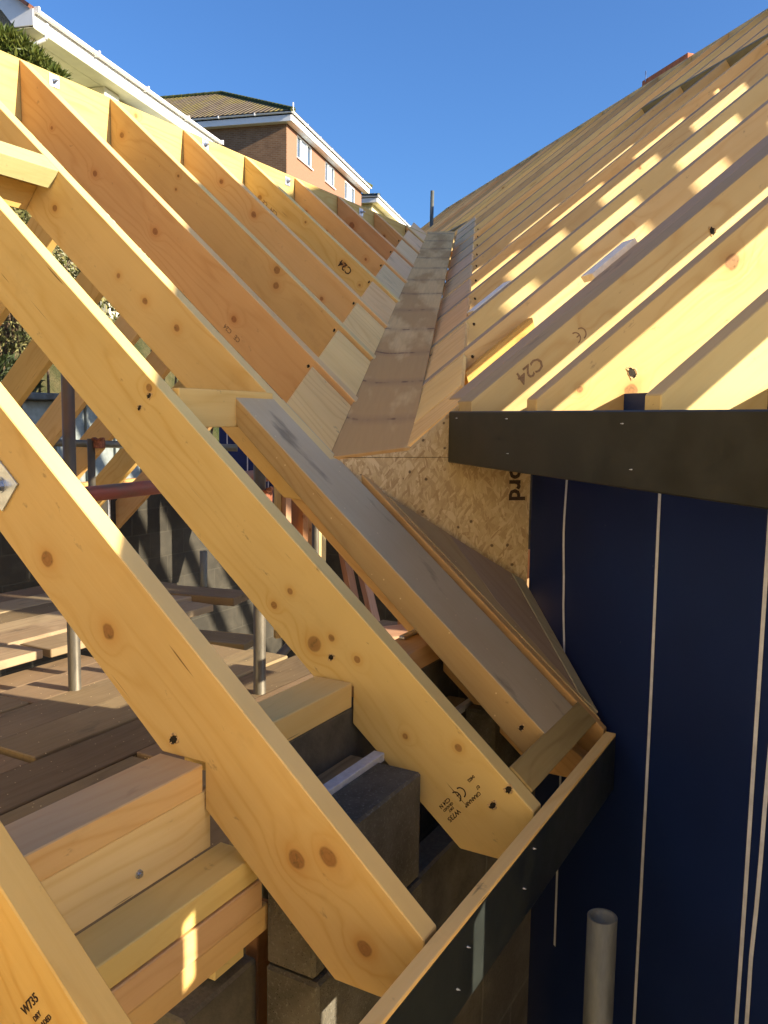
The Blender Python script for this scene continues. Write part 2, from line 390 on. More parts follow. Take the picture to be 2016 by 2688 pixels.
def tube_mesh(name, L, r, mat, wall=.0035, seg=24):
    vs = []; fs = []
    for rr, z in ((r, 0), (r, L), (r-wall, L), (r-wall, max(0, L-.25)), (0, max(0, L-.25))):
        for i in range(seg): t = i*2*math.pi/seg; vs.append((rr*math.cos(t), rr*math.sin(t), z))
    for k in range(4):
        for i in range(seg):
            j = (i+1) % seg; fs.append((k*seg+i, k*seg+j, (k+1)*seg+j, (k+1)*seg+i))
    me = mesh_from(name, vs, fs, mat)
    for p in me.polygons: p.use_smooth = abs(p.normal.z) < .5
    return me
def tube(name, P0, P1, r, mat, parent=None):
    X = P1-P0; o = link(name, tube_mesh(name, X.length, r, mat), parent)
    o.matrix_world = Matrix.Translation(P0) @ X.to_track_quat('Z', 'Y').to_matrix().to_4x4(); return o
def flatpoly(name, pts, normal, thick, mat, xdir=None, bevel=.0008, parent=None):
    """board from coplanar world points (top face), thick below. local X = xdir = grain."""
    O = pts[0]; X = (xdir or (pts[1]-pts[0])); X = (X-normal*X.dot(normal)).normalized(); Y = normal.cross(X).normalized()
    M4 = Matrix(((X.x, Y.x, normal.x, O.x), (X.y, Y.y, normal.y, O.y), (X.z, Y.z, normal.z, O.z), (0, 0, 0, 1)))
    bm = bmesh.new(); q = [((p-O).dot(X), (p-O).dot(Y)) for p in pts]; n = len(q)
    a = [bm.verts.new((x, y, 0)) for x, y in q]; b = [bm.verts.new((x, y, -thick)) for x, y in q]
    bm.faces.new(a); bm.faces.new(b[::-1])
    for i in range(n): bm.faces.new((a[i], b[i], b[(i+1) % n], a[(i+1) % n]))
    bmesh.ops.recalc_face_normals(bm, faces=bm.faces[:])
    if bevel: bmesh.ops.bevel(bm, geom=bm.edges[:], offset=bevel, segments=1, affect='EDGES')
    me = bpy.data.meshes.new(name); bm.to_mesh(me); bm.free(); me.materials.append(MT.get(mat) or MW.get(mat))
    o = link(name, me, parent); o.matrix_world = M4; return o
def box_bm(bm, c, s, M4=None):
    r = bmesh.ops.create_cube(bm, size=1)
    for v in r['verts']:
        v.co = Vector((v.co.x*s[0]+c[0], v.co.y*s[1]+c[1], v.co.z*s[2]+c[2]))
        if M4: v.co = M4 @ v.co
def fin(name, bm, mat, parent=None, M4=None):
    bmesh.ops.recalc_face_normals(bm, faces=bm.faces[:])
    me = bpy.data.meshes.new(name); bm.to_mesh(me); bm.free(); me.materials.append(MT.get(mat) or MW.get(mat))
    o = link(name, me, parent)
    if M4 is not None: o.matrix_world = M4
    return o

def text_mesh(s, size, mat, bold=0):
    cu = bpy.data.curves.new('t', 'FONT'); cu.body = s; cu.size = size; cu.offset = bold; cu.fill_mode = 'BOTH'; cu.extrude = 0.0002
    cu.resolution_u = 2
    o = bpy.data.objects.new('t', cu); C.objects.link(o)
    me = bpy.data.meshes.new_from_object(o.evaluated_get(bpy.context.evaluated_depsgraph_get()))
    bpy.data.objects.remove(o); me.materials.clear(); me.materials.append(MT[mat]); return me
def ce_mesh(size, mat):
    bm = bmesh.new()
    def arc(cx, r):
        vs = []
        for i in range(15):
            t = R(90 + i*180/14)
            vs.append((bm.verts.new((cx+math.cos(t)*r, math.sin(t)*r, 0)), bm.verts.new((cx+math.cos(t)*r*.78, math.sin(t)*r*.78, 0))))
        for i in range(14): bm.faces.new((vs[i][0], vs[i+1][0], vs[i+1][1], vs[i][1]))
    arc(0, size*.5); arc(size*.62, size*.5)
    a = [bm.verts.new(v) for v in ((size*.15, size*.05, 0), (size*.5, size*.05, 0), (size*.5, -size*.05, 0), (size*.15, -size*.05, 0))]
    bm.faces.new(a)
    me = bpy.data.meshes.new('ce'); bm.to_mesh(me); bm.free(); me.materials.append(MT[mat]); return me
def stamp(parent, items, x, z, rdir, yface, mat, side=1, name='grade_stamp'):
    """lettering on the face y = yface of the parent (local frame). rdir = angle of reading direction in (x, z) seen from the face."""
    bm = bmesh.new()
    for (s, u, v, size) in items:
        me = ce_mesh(size, mat) if s == 'CE' else text_mesh(s, size, mat, size*(.03 if name == 'printed_lettering' else .012))
        tb = bmesh.new(); tb.from_mesh(me)
        for vt in tb.verts: vt.co = Vector((vt.co.x+u, vt.co.y+v, vt.co.z))
        tb.to_mesh(me); tb.free(); bm.from_mesh(me)
    ca, sa = math.cos(rdir), math.sin(rdir)
    for v in bm.verts:
        X, Y = v.co.x, v.co.y
        u, w_ = X*ca - Y*sa, X*sa + Y*ca
        # looking at +y face from +y side x runs right-to-left: mirror by side
        v.co = Vector((x - side*u, yface + side*(.0006 + v.co.z), z + w_))
    me = bpy.data.meshes.new(name); bm.to_mesh(me); bm.free(); me.materials.append(MT[mat])
    return link(name, me, parent)
def screw_hole(parent, x, z, r, yface, side=1):
    """deep-driven bolt: torn wood rim with a dark recessed head"""
    bm = bmesh.new(); n = 18; prev = None; rings = []
    for rr, y in ((1.25, .0004), (1.0, .0016), (.80, .0002), (.0, .0001)):
        ring = []
        for i in range(n):
            t = i*2*math.pi/n; q = rr*r*(1+(.18*math.sin(3*t+x*90)+.12*math.sin(7*t)) * (rr > .9))
            ring.append(bm.verts.new((x+q*math.cos(t)*.85, yface+side*y, z+q*math.sin(t)*1.1)))
        rings.append(ring)
    for a, b in zip(rings[:-1], rings[1:]):
        for i in range(n): bm.faces.new((a[i], a[(i+1) % n], b[(i+1) % n], b[i]))
    me = bpy.data.meshes.new('bolt_hole'); 
    bmesh.ops.remove_doubles(bm, verts=bm.verts[:], dist=1e-6); bm.to_mesh(me); bm.free()
    me.materials.append(MT['tornwood']); me.materials.append(MT['dark'])
    for p in me.polygons:
        c = p.center; d = math.hypot((c.x-x)/.85, (c.z-z)/1.1)
        if d < r*.92: p.material_index = 1
    return link('bolt_hole', me, parent)

# ------------------------------------------------------------------ LEFT ROOF
cA = math.cos(math.atan(TA)); sA = math.sin(math.atan(TA))
XA = (N*cA + UP*sA); ZA = (UP*cA - N*sA)
def frameA(a): return basis(PA(a, .433, -.635), XA, ZA)
def locA(n, z):           # (n, z) -> local (x, z) of frameA
    dn, dz = n-.433, z+.635
    return (dn*cA + dz*sA, dz*cA - dn*sA)
DV = .205                 # vertical depth of a left rafter
TH = .037
ORD = ['first', 'second', 'third', 'fourth', 'fifth', 'sixth', 'seventh', 'eighth', 'ninth', 'tenth', 'eleventh', 'twelfth',
       'thirteenth', 'fourteenth', 'fifteenth', 'sixteenth', 'seventeenth', 'eighteenth', 'nineteenth', 'twentieth', 'twenty-first',
       'twenty-second', 'twenty-third', 'twenty-fourth', 'twenty-fifth', 'twenty-sixth']
FULL = [(.431, -.637), (.431, -.734), (.560, -.734), (.777, -.553), (.777, -.485), (.857, -.485), (2.547, zA(2.547)-DV), (2.547, zA(2.547))]
def rafterA(a, poly, mat, label, group='rafters on the left-hand roof slope'):
    o = prism('rafter', [locA(n, z) for n, z in poly], -TH, 0, frameA(a), mat)
    return tag(o, label, 'rafter', group)
def nzA(a, pts): return [locA(n, z) for n, z in pts]
k1 = [locA(n, z) for n, z in ((.645, -.560), (.605, -.555), (.537, -.655), (.939, -.300), (1.05, -.205))]
# explicit knots of the two close rafters, measured on the face
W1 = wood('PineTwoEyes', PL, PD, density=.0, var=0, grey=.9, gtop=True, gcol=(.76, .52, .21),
          knots=[(*locA(.621, -.585), .0115), (*locA(.571, -.568), .0115), (*locA(.515, -.675), .0095), (*locA(.96, -.322), .0105), (*locA(1.089, -.225), .011)])
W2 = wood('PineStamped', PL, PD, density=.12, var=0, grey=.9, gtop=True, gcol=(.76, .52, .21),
          knots=[(*locA(.916, -.325), .0055), (*locA(.953, -.356), .006), (*locA(.824, -.401), .006), (*locA(.769, -.433), .0055), (*locA(.669, -.556), .0045), (*locA(.567, -.556), .006), (*locA(1.262, .052), .007)])
R0 = rafterA(.482, FULL, 'pine2', 'nearest rafter of the left roof, cut off by the bottom left corner')
R1 = rafterA(.890, FULL, W1, 'wide near rafter with two dark knots like eyes, its foot against the dark eaves board')
R2 = rafterA(1.290, FULL, W2, 'near rafter with printed grading stamp and two bolt holes above its cut foot')
def vl(a): return 1.07 + .4306*(a-1.672)       # sole edge on the left plane
def jackA(a, mat, label):
    n0 = vl(a)
    return rafterA(a, [(n0, zA(n0)), (n0+.03, zA(n0)-.10), (n0+.13, zA(n0+.13)-DV), (2.547, zA(2.547)-DV), (2.547, zA(2.547))], mat, label)
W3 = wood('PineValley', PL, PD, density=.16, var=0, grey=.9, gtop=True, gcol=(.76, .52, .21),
          knots=[(*locA(1.624, .285), .008), (*locA(1.518, .214), .0085), (*locA(1.948, .548), .008), (*locA(1.489, .34), .006)])
R3 = jackA(1.650, W3, 'large rafter ending at the near tip of the brown valley board')
JA = [2.030, 2.425, 2.820, 3.225, 3.620, 4.015, 4.410, 4.80]
JM = ['red', 'red', 'pine', 'pine2', 'pine2', 'red', 'red', 'red']
JD = ['reddish rafter with long drying cracks, right behind the large valley rafter',
      'orange rafter with two round purplish knots low on its side',
      'tan rafter with a black knot, third behind the large valley rafter',
      'yellow rafter with a black knot and C24 stamp near its foot',
      'yellow rafter rising directly behind the one stamped C24, left roof',
      'red-brown rafter with a dark split knot near the ridge, left roof',
      'short red-brown rafter beside the far washer plate, left roof',
      'shortest and farthest rafter at the top end of the left roof']
JK = [[(2.206, .762, .010), (1.951, .559, .011), (1.645, .28, .010), (2.40, .93, .006)],
      [(2.49, 1.03, .011), (1.779, .492, .014), (1.783, .440, .012), (2.215, .851, .006), (2.227, .806, .005)],
      [(2.182, .795, .013), (2.367, .828, .006), (2.346, .94, .010), (1.857, .449, .008)],
      [(2.01, .651, .014), (2.46, .98, .012), (2.211, .848, .006), (1.93, .56, .006)],
      [(2.358, .896, .008), (2.48, 1.0, .010), (2.134, .747, .007)],
      [(2.455, 1.01, .018), (2.40, .90, .008)], [(2.479, 1.03, .010)], [(2.5, 1.05, .008)]]
RC = {'red': ((.58, .355, .148), (.46, .245, .083)), 'pine': (PL, PD), 'pine2': ((.62, .405, .155), (.51, .285, .08))}
JR = []
for a, m, l, kk in zip(JA, JM, JD, JK):
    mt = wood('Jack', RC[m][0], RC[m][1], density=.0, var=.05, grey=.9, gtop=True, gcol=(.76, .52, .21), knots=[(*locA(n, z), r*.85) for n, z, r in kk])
    JR.append(jackA(a, mt, l))
def npl_(a): return 1.245 + .4215*(a-1.77)
# stamps
def px(n, z): return locA(n, z)
sx, sz = locA(.575, -.640)
# grade stamp on R2 : reads down across the rafter
u = .0062
items = [('GRANAB*', -.030, .0105, u*1.15), ('07', -.036, .004, u), ('0402', -.040, -.010, u), ('CE', -.006, -.004, .0155),
         ('W735', .014, .0085, u*1.5), ('DRY', .018, .0015, u*.8), ('GRADED', .014, -.0035, u*.8), ('C24 N', .014, -.0110, u*1.2)]
STAMP2 = dict(x=locA(.562, -.643)[0], z=locA(.562, -.643)[1])
items = [(a_, b_*1.25, c_*1.25, d_*1.3) for a_, b_, c_, d_ in items]
stamp(R2, items, STAMP2['x'], STAMP2['z'], R(-90), 0, 'ink')
for n_, z_ in ((.502, -.642), (.475, -.608)): screw_hole(R2, *locA(n_, z_), .0068, 0)
screw_hole(R2, *locA(.824, -.437), .006, 0)
screw_hole(R2, *locA(1.262, .036), .006, 0); screw_hole(R2, *locA(1.289, .012), .0055, 0)
screw_hole(R1, *locA(.834, -.462), .0075, 0)
s0 = stamp(R0, [('W735', 0, .012, .012), ('DRY', .008, .001, .007), ('GRADED', .004, -.008, .007)], *locA(.628, -.558), R(90), 0, 'ink')
stamp(JR[3], [('C24', 0, 0, .045)], *locA(1.965, .625), R(180), 0, 'ink')
stamp(JR[3], [('C24   CE', 0, 0, .028)], *locA(2.36, .90), R(180), 0, 'fadedink')
stamp(JR[0], [('CE   C24', 0, 0, .02)], *locA(1.62, .22), R(180), 0, 'fadedink')
for q, o in enumerate(JR):
    n_ = npl_(JA[q])+.025; screw_hole(o, *locA(n_, zA(n_)-.035), .0055, 0)
# ridge board
rb = prism('ridge_board', [(-.2, 0), (5.3, 0), (5.3, -.24), (-.2, -.24)], 0, .036, basis(PA(0, 2.549, zA(2.549)+.001), A, UP), wood('RidgeBoard', (.52, .375, .14), (.42, .26, .075), density=.25, var=0), .0016)
tag(rb, 'sunlit ridge board along the top of the left roof', 'ridge board')
def plate_bolt(name, O, X, Z, size, label, n='ridge'):
    """square zinc washer with bolt; X,Z span the plate, normal = Z x X side"""
    e = empty(name, O, label, 'washer plate', 'square zinc washer plates')
    Y = Z.cross(X).normalized(); M4 = basis(O, X, Z)
    h = size/2
    p = prism('plate', [(-h, -h), (h, -h), (h, h), (-h, h)], 0, -.003, None, 'zinc', .0005, e)
    bm = bmesh.new()
    for r, y0, y1, sg in ((size*.17, -.0031, -.012, 6), (size*.085, -.012, -.026, 12), (size*.22, -.0030, -.0045, 20)):
        c = bmesh.ops.create_cone(bm, cap_ends=True, segments=sg, radius1=r, radius2=r*.96, depth=abs(y1-y0))
        for v in c['verts']: v.co = Vector((v.co.x, (y0+y1)/2 + v.co.z, v.co.y))
    b = fin('nut', bm, 'bolt', e)
    e.matrix_world = M4
    return e
for a, lb in ((2.170, 'square washer plate and bolt on the left ridge board, nearest the camera'), (2.957, 'square washer plate on the ridge board, below the lower end of the white gutter'),
              (3.56, 'washer plate on the left ridge board, just below the brick house'), (4.265, 'farthest washer plate on the left ridge board, in front of the yellow house')):
    plate_bolt('washer_plate', PA(a, 2.549, 1.148 if a < 3.5 else 1.14), A, UP, .042, lb)
plate_bolt('washer_plate', PA(.889, 1.190, -.115) , -XA, ZA, .060, 'large zinc washer plate with bolt on the wide near rafter')

# other slope of the left roof (falls away behind the ridge)
XA2 = (N*cA - UP*sA); ZA2 = (UP*cA + N*sA)
for i, a in enumerate([.49, .89, 1.29, 1.67, 2.05, 2.45, 2.85, 3.25, 3.65, 4.05, 4.45]):
    L = 2.25/cA
    o = prism('rafter', [(0, 0), (L+.15, 0), (L+.15, -.09), (L, -DV*cA), (.04, -DV*cA), (0, -.02)], -TH, 0, basis(PA(a, 2.590, zA(2.548)), XA2, ZA2), ['pine2', 'pine', 'pine2'][i % 3])
    tag(o, '%s rafter from the camera on the far slope of the left roof' % ORD[i], 'rafter', 'rafters on the far slope of the left roof')

# trimmers between rafters 2 and 3
t1 = beam('trimmer', PA(.95, 1.955, zA(1.955)), PA(1.649, 1.955, zA(1.955)), ZA, .075, .056, 'spruce')
tag(t1, 'greenish timber block butting the large valley rafter near the left edge, upper of two', 'timber block')
t1b = beam('trimmer', PA(.95, 2.050, .645), PA(1.649, 2.050, .645), ZA, .10, .078, 'pine2')
tag(t1b, 'orange timber block under the greenish one near the left edge', 'timber block')
t2 = beam('trimmer', PA(1.331, 1.238, zA(1.238)), PA(1.649, 1.238, zA(1.238)), UP, .034, .080, wood('YellowTrimmer', (.72, .52, .17), (.60, .38, .09), density=.3, var=0))
tag(t2, 'short yellow cross timber joining the stamped rafter to the head of the grey board', 'timber block')
# grey flat board in the slope plus its supporting rafter below
gb = prism('trimmed_board', [locA(1.222, zA(1.222)), locA(.487, zA(.487)), locA(.487, zA(.487)-.055), locA(.52, zA(.52)-.085), locA(1.222, zA(1.222)-.060)], -.178, 0, frameA(1.512), MW['grey'])
tag(gb, 'wide weathered grey board lying in the left slope above the cavity', 'board')
screw_hole(gb, *locA(.535, -.585), .006, 0)
gr = rafterA(1.672, [(1.235, zA(1.235)-.062), (1.235, zA(1.235)-DV), (.857, -.485), (.777, -.485), (.777, -.553), (.560, -.734), (.431, -.734), (.431, -.700), (.52, zA(.52)-.090)], 'red',
             'shaded brown rafter carrying the weathered grey board from below')
n1 = beam('noggin', PA(1.332, .468, zA(.468)+.001), PA(1.725, .468, zA(.468)+.001), ZA, .054, .045, 'rough')
tag(n1, 'short ribbed noggin between the stamped rafter foot and the grey board', 'noggin')
R5 = prism('rafter', [locA(n, z) for n, z in [(1.02, zA(1.02)), (1.02, zA(1.02)-.10), (.431, -.735), (.431, -.637)]], -.022, 0, frameA(1.722), wood('GoldenRafter', (.52, .34, .13), (.36, .20, .06), density=.1, var=0))
tag(R5, 'thin golden rafter between the grey board and the infill boards, valley foot', 'rafter', 'rafters on the left-hand roof slope')
def onA(a, n, d=0): return PA(a, n, zA(n)) + ZA*d
def polyA(name, pts, d, th, mat, label, cat='board', x=None, group=None):
    o = flatpoly(name, [onA(a, n, d) for a, n in pts], ZA, th, mat, x or XA)
    return tag(o, label, cat, group)
polyA('infill_board', [(1.7455, .963), (1.852, .854), (1.781, .70), (1.757, .50), (1.7455, .445)], .0012, .014, 'ochre', 'narrow ochre infill board just under the strand board, at the foot of the valley')
polyA('infill_board', [(1.8535, .852), (1.968, .736), (1.775, .515), (1.7585, .50), (1.7825, .70)], .0004, .014, 'plyred', 'pinkish grey infill board with dark knots beside the blue wall')
polyA('infill_board', [(1.9695, .735), (1.994, .711), (1.762, .455), (1.7585, .497), (1.7765, .515)], .0016, .014, 'greystrip', 'slim grey sawn strip against the blue wall at the valley foot')

# wall plate and stacked timbers under the near rafters
BM_ = basis
def bar(name, a0, a1, n0, n1, z0, z1, mat, label, cat, bevel=.0016, group=None):
    o = prism(name, [(0, 0), (a1-a0, 0), (a1-a0, z0-z1), (0, z0-z1)], 0, n1-n0, basis(PA(a0, n0, z1), A, UP), mat, bevel)
    return tag(o, label, cat, group)
bar('wall_plate', .15, .886, .777, .857, -.526, -.4855, wood('PlateGold', (.68, .48, .19), (.56, .33, .09), density=.3, grain=1.7, var=0, grey=.65, gtop=True, gcol=(.42, .32, .19)), 'near wall plate with worn grey-brown top, under the wide near rafter', 'wall plate')
bar('wall_plate', .935, 1.287, .777, .857, -.522, -.4765, 'pine', 'second wall plate between the wide near rafter and the stamped rafter', 'wall plate')
bar('wall_plate', 1.335, 2.6, .777, .857, -.522, -.4765, 'red', 'shaded wall plate behind the stamped rafter, with a metal tool lying on it', 'wall plate')
pk = bar('packing_board', .15, .905, .780, .835, -.616, -.527, wood('PackPale', (.74, .56, .27), (.64, .43, .16), density=.5, var=0), 'pale upright board beneath the near wall plate, with round bolt head', 'board')
lb_ = bar('lintel_board', .15, .925, .711, .779, -.655, -.6165, wood('LedgeYellow', (.70, .50, .18), (.58, .36, .10), density=.4, var=0), 'yellow ledge timber stepping out below the pale upright board', 'board')
bar('lintel_board', .15, .932, .709, .779, -.700, -.6575, wood('LedgeGrain', (.70, .48, .20), (.54, .31, .10), density=.15, grain=2.0, var=0), 'orange strongly grained beam under the yellow ledge timber', 'board')
bar('lintel_board', .15, .948, .711, .779, -.742, -.7015, wood('LowBeam', (.70, .49, .18), (.58, .35, .10), density=.4, var=0), 'lowest yellow beam of the near stack, catching patches of sun', 'board')
bar('prop_block', .87, .935, .745, .80, -.79, -.7435, 'pale', 'small pale timber block tucked beneath the near beam stack', 'timber block')
bar('post', .980, 1.012, .755, .779, -2.9, -.7435, 'brown', 'dark reddish timber post standing between the grey blocks, below the near beams', 'post')
# small bolt heads on packing board / plate
def dischead(parent, P, nrm, r, mat):
    bm = bmesh.new(); bmesh.ops.create_cone(bm, cap_ends=True, segments=16, radius1=r, radius2=r*.8, depth=.004)
    bmesh.ops.create_cone(bm, cap_ends=True, segments=16, radius1=r*.5, radius2=r*.4, depth=.009)
    o = fin('bolt_head', bm, mat, parent)
    o.matrix_world = Matrix.Translation(P) @ nrm.to_track_quat('Z', 'Y').to_matrix().to_4x4()
    return o
def attach(o, parent):
    bpy.context.view_layer.update(); o.matrix_parent_inverse = parent.matrix_world.inverted()
def headon(parent, P, nrm, r, mat):
    bpy.context.view_layer.update()
    mw = Matrix.Translation(P) @ nrm.to_track_quat('Z', 'Y').to_matrix().to_4x4()
    o = dischead(None, P, nrm, r, mat); o.parent = parent; o.matrix_parent_inverse = parent.matrix_world.inverted(); o.matrix_basis = mw
    return o
headon(pk, PA(.765, .7795, -.590), -N, .0065, 'bolt')
# block wall under the eaves (cavity: inner leaf below the plate, outer leaf in front)
def wallbar(name, a0, a1, n0, n1, z0, z1, mat, label, cat='block wall', bevel=.004):
    return bar(name, a0, a1, n0, n1, z0, z1, mat, label, cat, bevel)
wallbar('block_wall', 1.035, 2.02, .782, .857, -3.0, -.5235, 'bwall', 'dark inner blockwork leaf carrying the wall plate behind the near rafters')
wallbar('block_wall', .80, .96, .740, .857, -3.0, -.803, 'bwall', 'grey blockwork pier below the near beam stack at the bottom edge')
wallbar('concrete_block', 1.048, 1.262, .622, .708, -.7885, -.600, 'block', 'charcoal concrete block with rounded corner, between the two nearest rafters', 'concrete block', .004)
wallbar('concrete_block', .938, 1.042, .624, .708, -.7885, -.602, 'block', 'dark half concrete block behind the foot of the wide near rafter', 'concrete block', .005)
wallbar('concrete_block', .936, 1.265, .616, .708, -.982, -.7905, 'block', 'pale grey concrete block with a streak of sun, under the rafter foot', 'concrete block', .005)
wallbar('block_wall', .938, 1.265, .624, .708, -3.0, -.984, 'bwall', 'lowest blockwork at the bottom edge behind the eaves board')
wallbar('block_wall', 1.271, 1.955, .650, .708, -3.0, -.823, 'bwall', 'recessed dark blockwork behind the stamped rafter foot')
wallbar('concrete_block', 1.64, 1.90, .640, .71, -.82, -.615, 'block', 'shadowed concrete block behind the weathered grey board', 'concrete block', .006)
wallbar('cavity_closer', .95, 1.283, .706, .7275, -.606, -.591, 'dpc', 'pale plastic cavity closer strip along the charcoal block', 'cavity closer', .001)
wallbar('cavity_closer', 1.60, 1.95, .711, .724, -.626, -.6115, 'dpc', 'short pale cavity closer strip in shade behind the grey board', 'cavity closer', .001)
wallbar('timber_fillet', .96, 1.283, .727, .778, -.640, -.608, 'oldwood', 'old stained timber fillet lying in the cavity beside the pale strip', 'timber block')
wallbar('timber_fillet', 1.42, 1.70, .73, .776, -.64, -.615, 'oldwood', 'old timber piece in the dark cavity behind the stamped rafter', 'timber block')
st = wallbar('metal_strap', 1.005, 1.035, .80, .856, -.476, -.4735, 'zinc', 'short zinc strap end screwed to the second wall plate', 'metal strap', .0005)
headon(st, PA(1.02, .822, -.4735), UP, .0055, 'bolt')
tl = wallbar('metal_tool', 1.60, 1.70, .835, .850, -.476, -.468, 'zinc', 'small metal tool lying on the shaded wall plate', 'tool', .002)

# eaves fascia of the left roof
f2 = prism('fascia_board', [(0, 0), (2.21, 0), (2.21, -.115), (0, -.115)], 0, .0215, basis(PA(-.5, .4030, -.6395), A, UP), 'fascia2', .0015)
tag(f2, 'bluish charcoal eaves board with raw yellow top edge, at the bottom', 'fascia board')
f1 = prism('top_edge', [(.001, .0055), (2.209, .0055), (2.209, -.001), (.001, -.001)], .0003, .0212, None, wood('FasciaTop', (.82, .60, .22), (.66, .41, .10), density=.2, grain=1.5, var=0), .001, f2)
# nails in fascia
for a_, z_ in ((1.21, -.655), (1.17, -.70), (.96, -.675), (.93, -.715)):
    headon(f2, PA(a_, .4027, z_), -N, .0015, 'tape')

# ------------------------------------------------------------------ VALLEY
dv = (az(5.8) + UP*.338); dvn = dv.normalized()
S0 = PA(1.672, 1.070, -.091); R0p = PB(1.928, .65, -.069)
sole_n = (R0p-S0).cross(dv).normalized()
if sole_n.z < 0: sole_n = -sole_n
far = 3.95
def soleP(t, s): return (S0*(1-s) + R0p*s) + dv*t - UP*.0012
so = flatpoly('valley_sole_board', [soleP(-.003, -.05), soleP(-.003, 1.07), soleP(far-.1, 1.05), soleP(far-.05, -.04)], sole_n, .018, 'sole', dvn, .0008)
tag(so, 'water-stained brown sole board running up the middle of the valley', 'valley board')
# left valley infill panels, one per bay, flush between the rafters
def npl(a): return 1.245 + .4215*(a-1.77)
edges = [1.652]+JA+[5.2]
pm = ['plyw', 'plyw', 'plyw', 'plyw', 'ply', 'ply', 'ply', 'ply', 'ply']
for i in range(len(edges)-1):
    a0 = edges[i]+.003; a1 = edges[i+1]-TH-.003
    if i == 0: a0 = edges[0]+.004
    lab = '%s plywood valley panel from the near end, left side of the valley' % ORD[i]
    if i == len(edges)-2: lab = 'small end plywood panel at the top of the valley, left side'; a1 = 5.13
    polyA('plywood_sheet', [(a0, vl(a0)+.004), (a1, vl(a1)+.004), (a1, npl(a1)), (a0, npl(a0))], -.003, .015, pm[i], lab, 'plywood sheet', XA, 'plywood panels down the left side of the valley')

# ------------------------------------------------------------------ RIGHT ROOF
cB = math.cos(math.atan(TB)); sB = math.sin(math.atan(TB))
XB = (M*cB + UP*sB); ZB = (UP*cB - M*sB)     # Y = Z x X = +B direction?  (checked below)
YB = ZB.cross(XB).normalized()
sgnB = 1 if YB.dot(B) > 0 else -1
def frameB(b): return basis(PB(b, .65, -.069), XB, ZB)
def locB(m, z):
    dm, dz = m-.65, z+.069
    return (dm*cB + dz*sB, dz*cB - dm*sB)
RM, RZ = 4.03, zB(4.03)
DB = .203
def vr(b): return .65 + .4265*(b-1.928)
def vpl(b): return .878 + .429*(b-2.146)
def rafterB(b, poly, mat, label, th=.042, group='rafters on the right-hand roof slope'):
    o = prism('rafter', [locB(m, z) for m, z in poly], 0, sgnB*th, frameB(b), mat)
    return tag(o, label, 'rafter', group)
FOOT = [(.786, zB(.786)), (.786, -.105), (.98, -.105), (.98, zB(.98)-DB), (RM, RZ-DB), (RM, RZ)]
WB1 = wood('PaleKnotHole', (.57, .40, .165), (.46, .28, .09), density=.12, var=0, grey=1.1, gtop=True, gcol=(.36, .275, .17), knots=[(*locB(.998, .06), .013), (*locB(1.225, .33), .015), (*locB(.881, .06), .006), (*locB(1.6, .60), .012)])  # top face greyed like the other right rafters, painted shade
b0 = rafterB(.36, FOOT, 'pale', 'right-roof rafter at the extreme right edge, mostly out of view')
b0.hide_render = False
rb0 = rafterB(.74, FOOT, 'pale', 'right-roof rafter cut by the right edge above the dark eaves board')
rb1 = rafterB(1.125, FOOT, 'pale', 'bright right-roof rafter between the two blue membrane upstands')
rb2 = rafterB(1.530, FOOT, WB1, 'pale right-roof rafter with a torn knot hole close to the dark eaves board')
rb3 = rafterB(1.855, FOOT, wood('C24Board', (.56, .41, .19), (.47, .29, .11), density=.2, var=0, grey=.9, gtop=True, gcol=(.30, .24, .16), knots=[(*locB(1.14, .155), .016)]), 'right-roof timber stamped C24 beside the doubled grey-topped board', .085)
rb3b = rafterB(1.945, [(.80, zB(.80)-.002), (.80, -.10), (.98, -.10), (.98, zB(.98)-DB), (RM, RZ-DB), (RM, RZ-.002)], 'greytop', 'grey-topped outer half of the doubled right-roof board', .085)
for nm, z_ in (('far', 0),):
    stamp(rb3, [('C24', 0, 0, .045)], *locB(.955, .150), R(180), -.0, 'fadedink', -sgnB)
    stamp(rb3, [('CE', 0, 0, .030)], *locB(1.065, .205), R(180), -.0, 'fadedink', -sgnB)
screw_hole(rb3, *locB(1.42, .47), .010, 0, -sgnB); screw_hole(rb3, *locB(1.95, .96), .009, 0, -sgnB)
BJ = [2.375, 2.79, 3.225, 3.635, 4.04, 4.43, 4.81, 5.20, 5.60, 6.00, 6.40, 6.80, 7.20, 7.60, 8.00, 8.40, 8.80, 9.20, 9.60, 10.0, 10.4]
BR = []
for i, b in enumerate(BJ):
    if b < 6.2:
        m0 = vr(b); poly = [(m0, zB(m0)), (m0+.02, zB(m0)-.10), (m0+.12, zB(m0+.12)-DB), (RM, RZ-DB), (RM, RZ)]
        lab = '%s jack rafter up the valley past the doubled grey-topped board, right roof' % ORD[i]
    else:
        m0 = 2.05; poly = [(m0, zB(m0)), (m0+.02, zB(m0)-DB), (RM, RZ-DB), (RM, RZ)]
        lab = '%s far rafter beyond the top of the valley, right roof' % ORD[i-10]
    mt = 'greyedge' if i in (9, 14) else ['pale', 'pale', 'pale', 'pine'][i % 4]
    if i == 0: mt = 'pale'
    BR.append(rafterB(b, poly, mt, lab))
screw_hole(rb2, *locB(.998, .096), .011, 0, -sgnB)
for q, o in enumerate(BR[:9]):
    screw_hole(o, *locB(vpl(BJ[q])+.03, zB(vpl(BJ[q])+.03)-.035), .0055, 0, -sgnB)
for q in range(4):
    stamp(BR[q], [('C24   CE', 0, 0, .038)], *locB(3.45-.1*q, zB(3.45-.1*q)-.025), R(180), 0, 'fadedink', -sgnB)
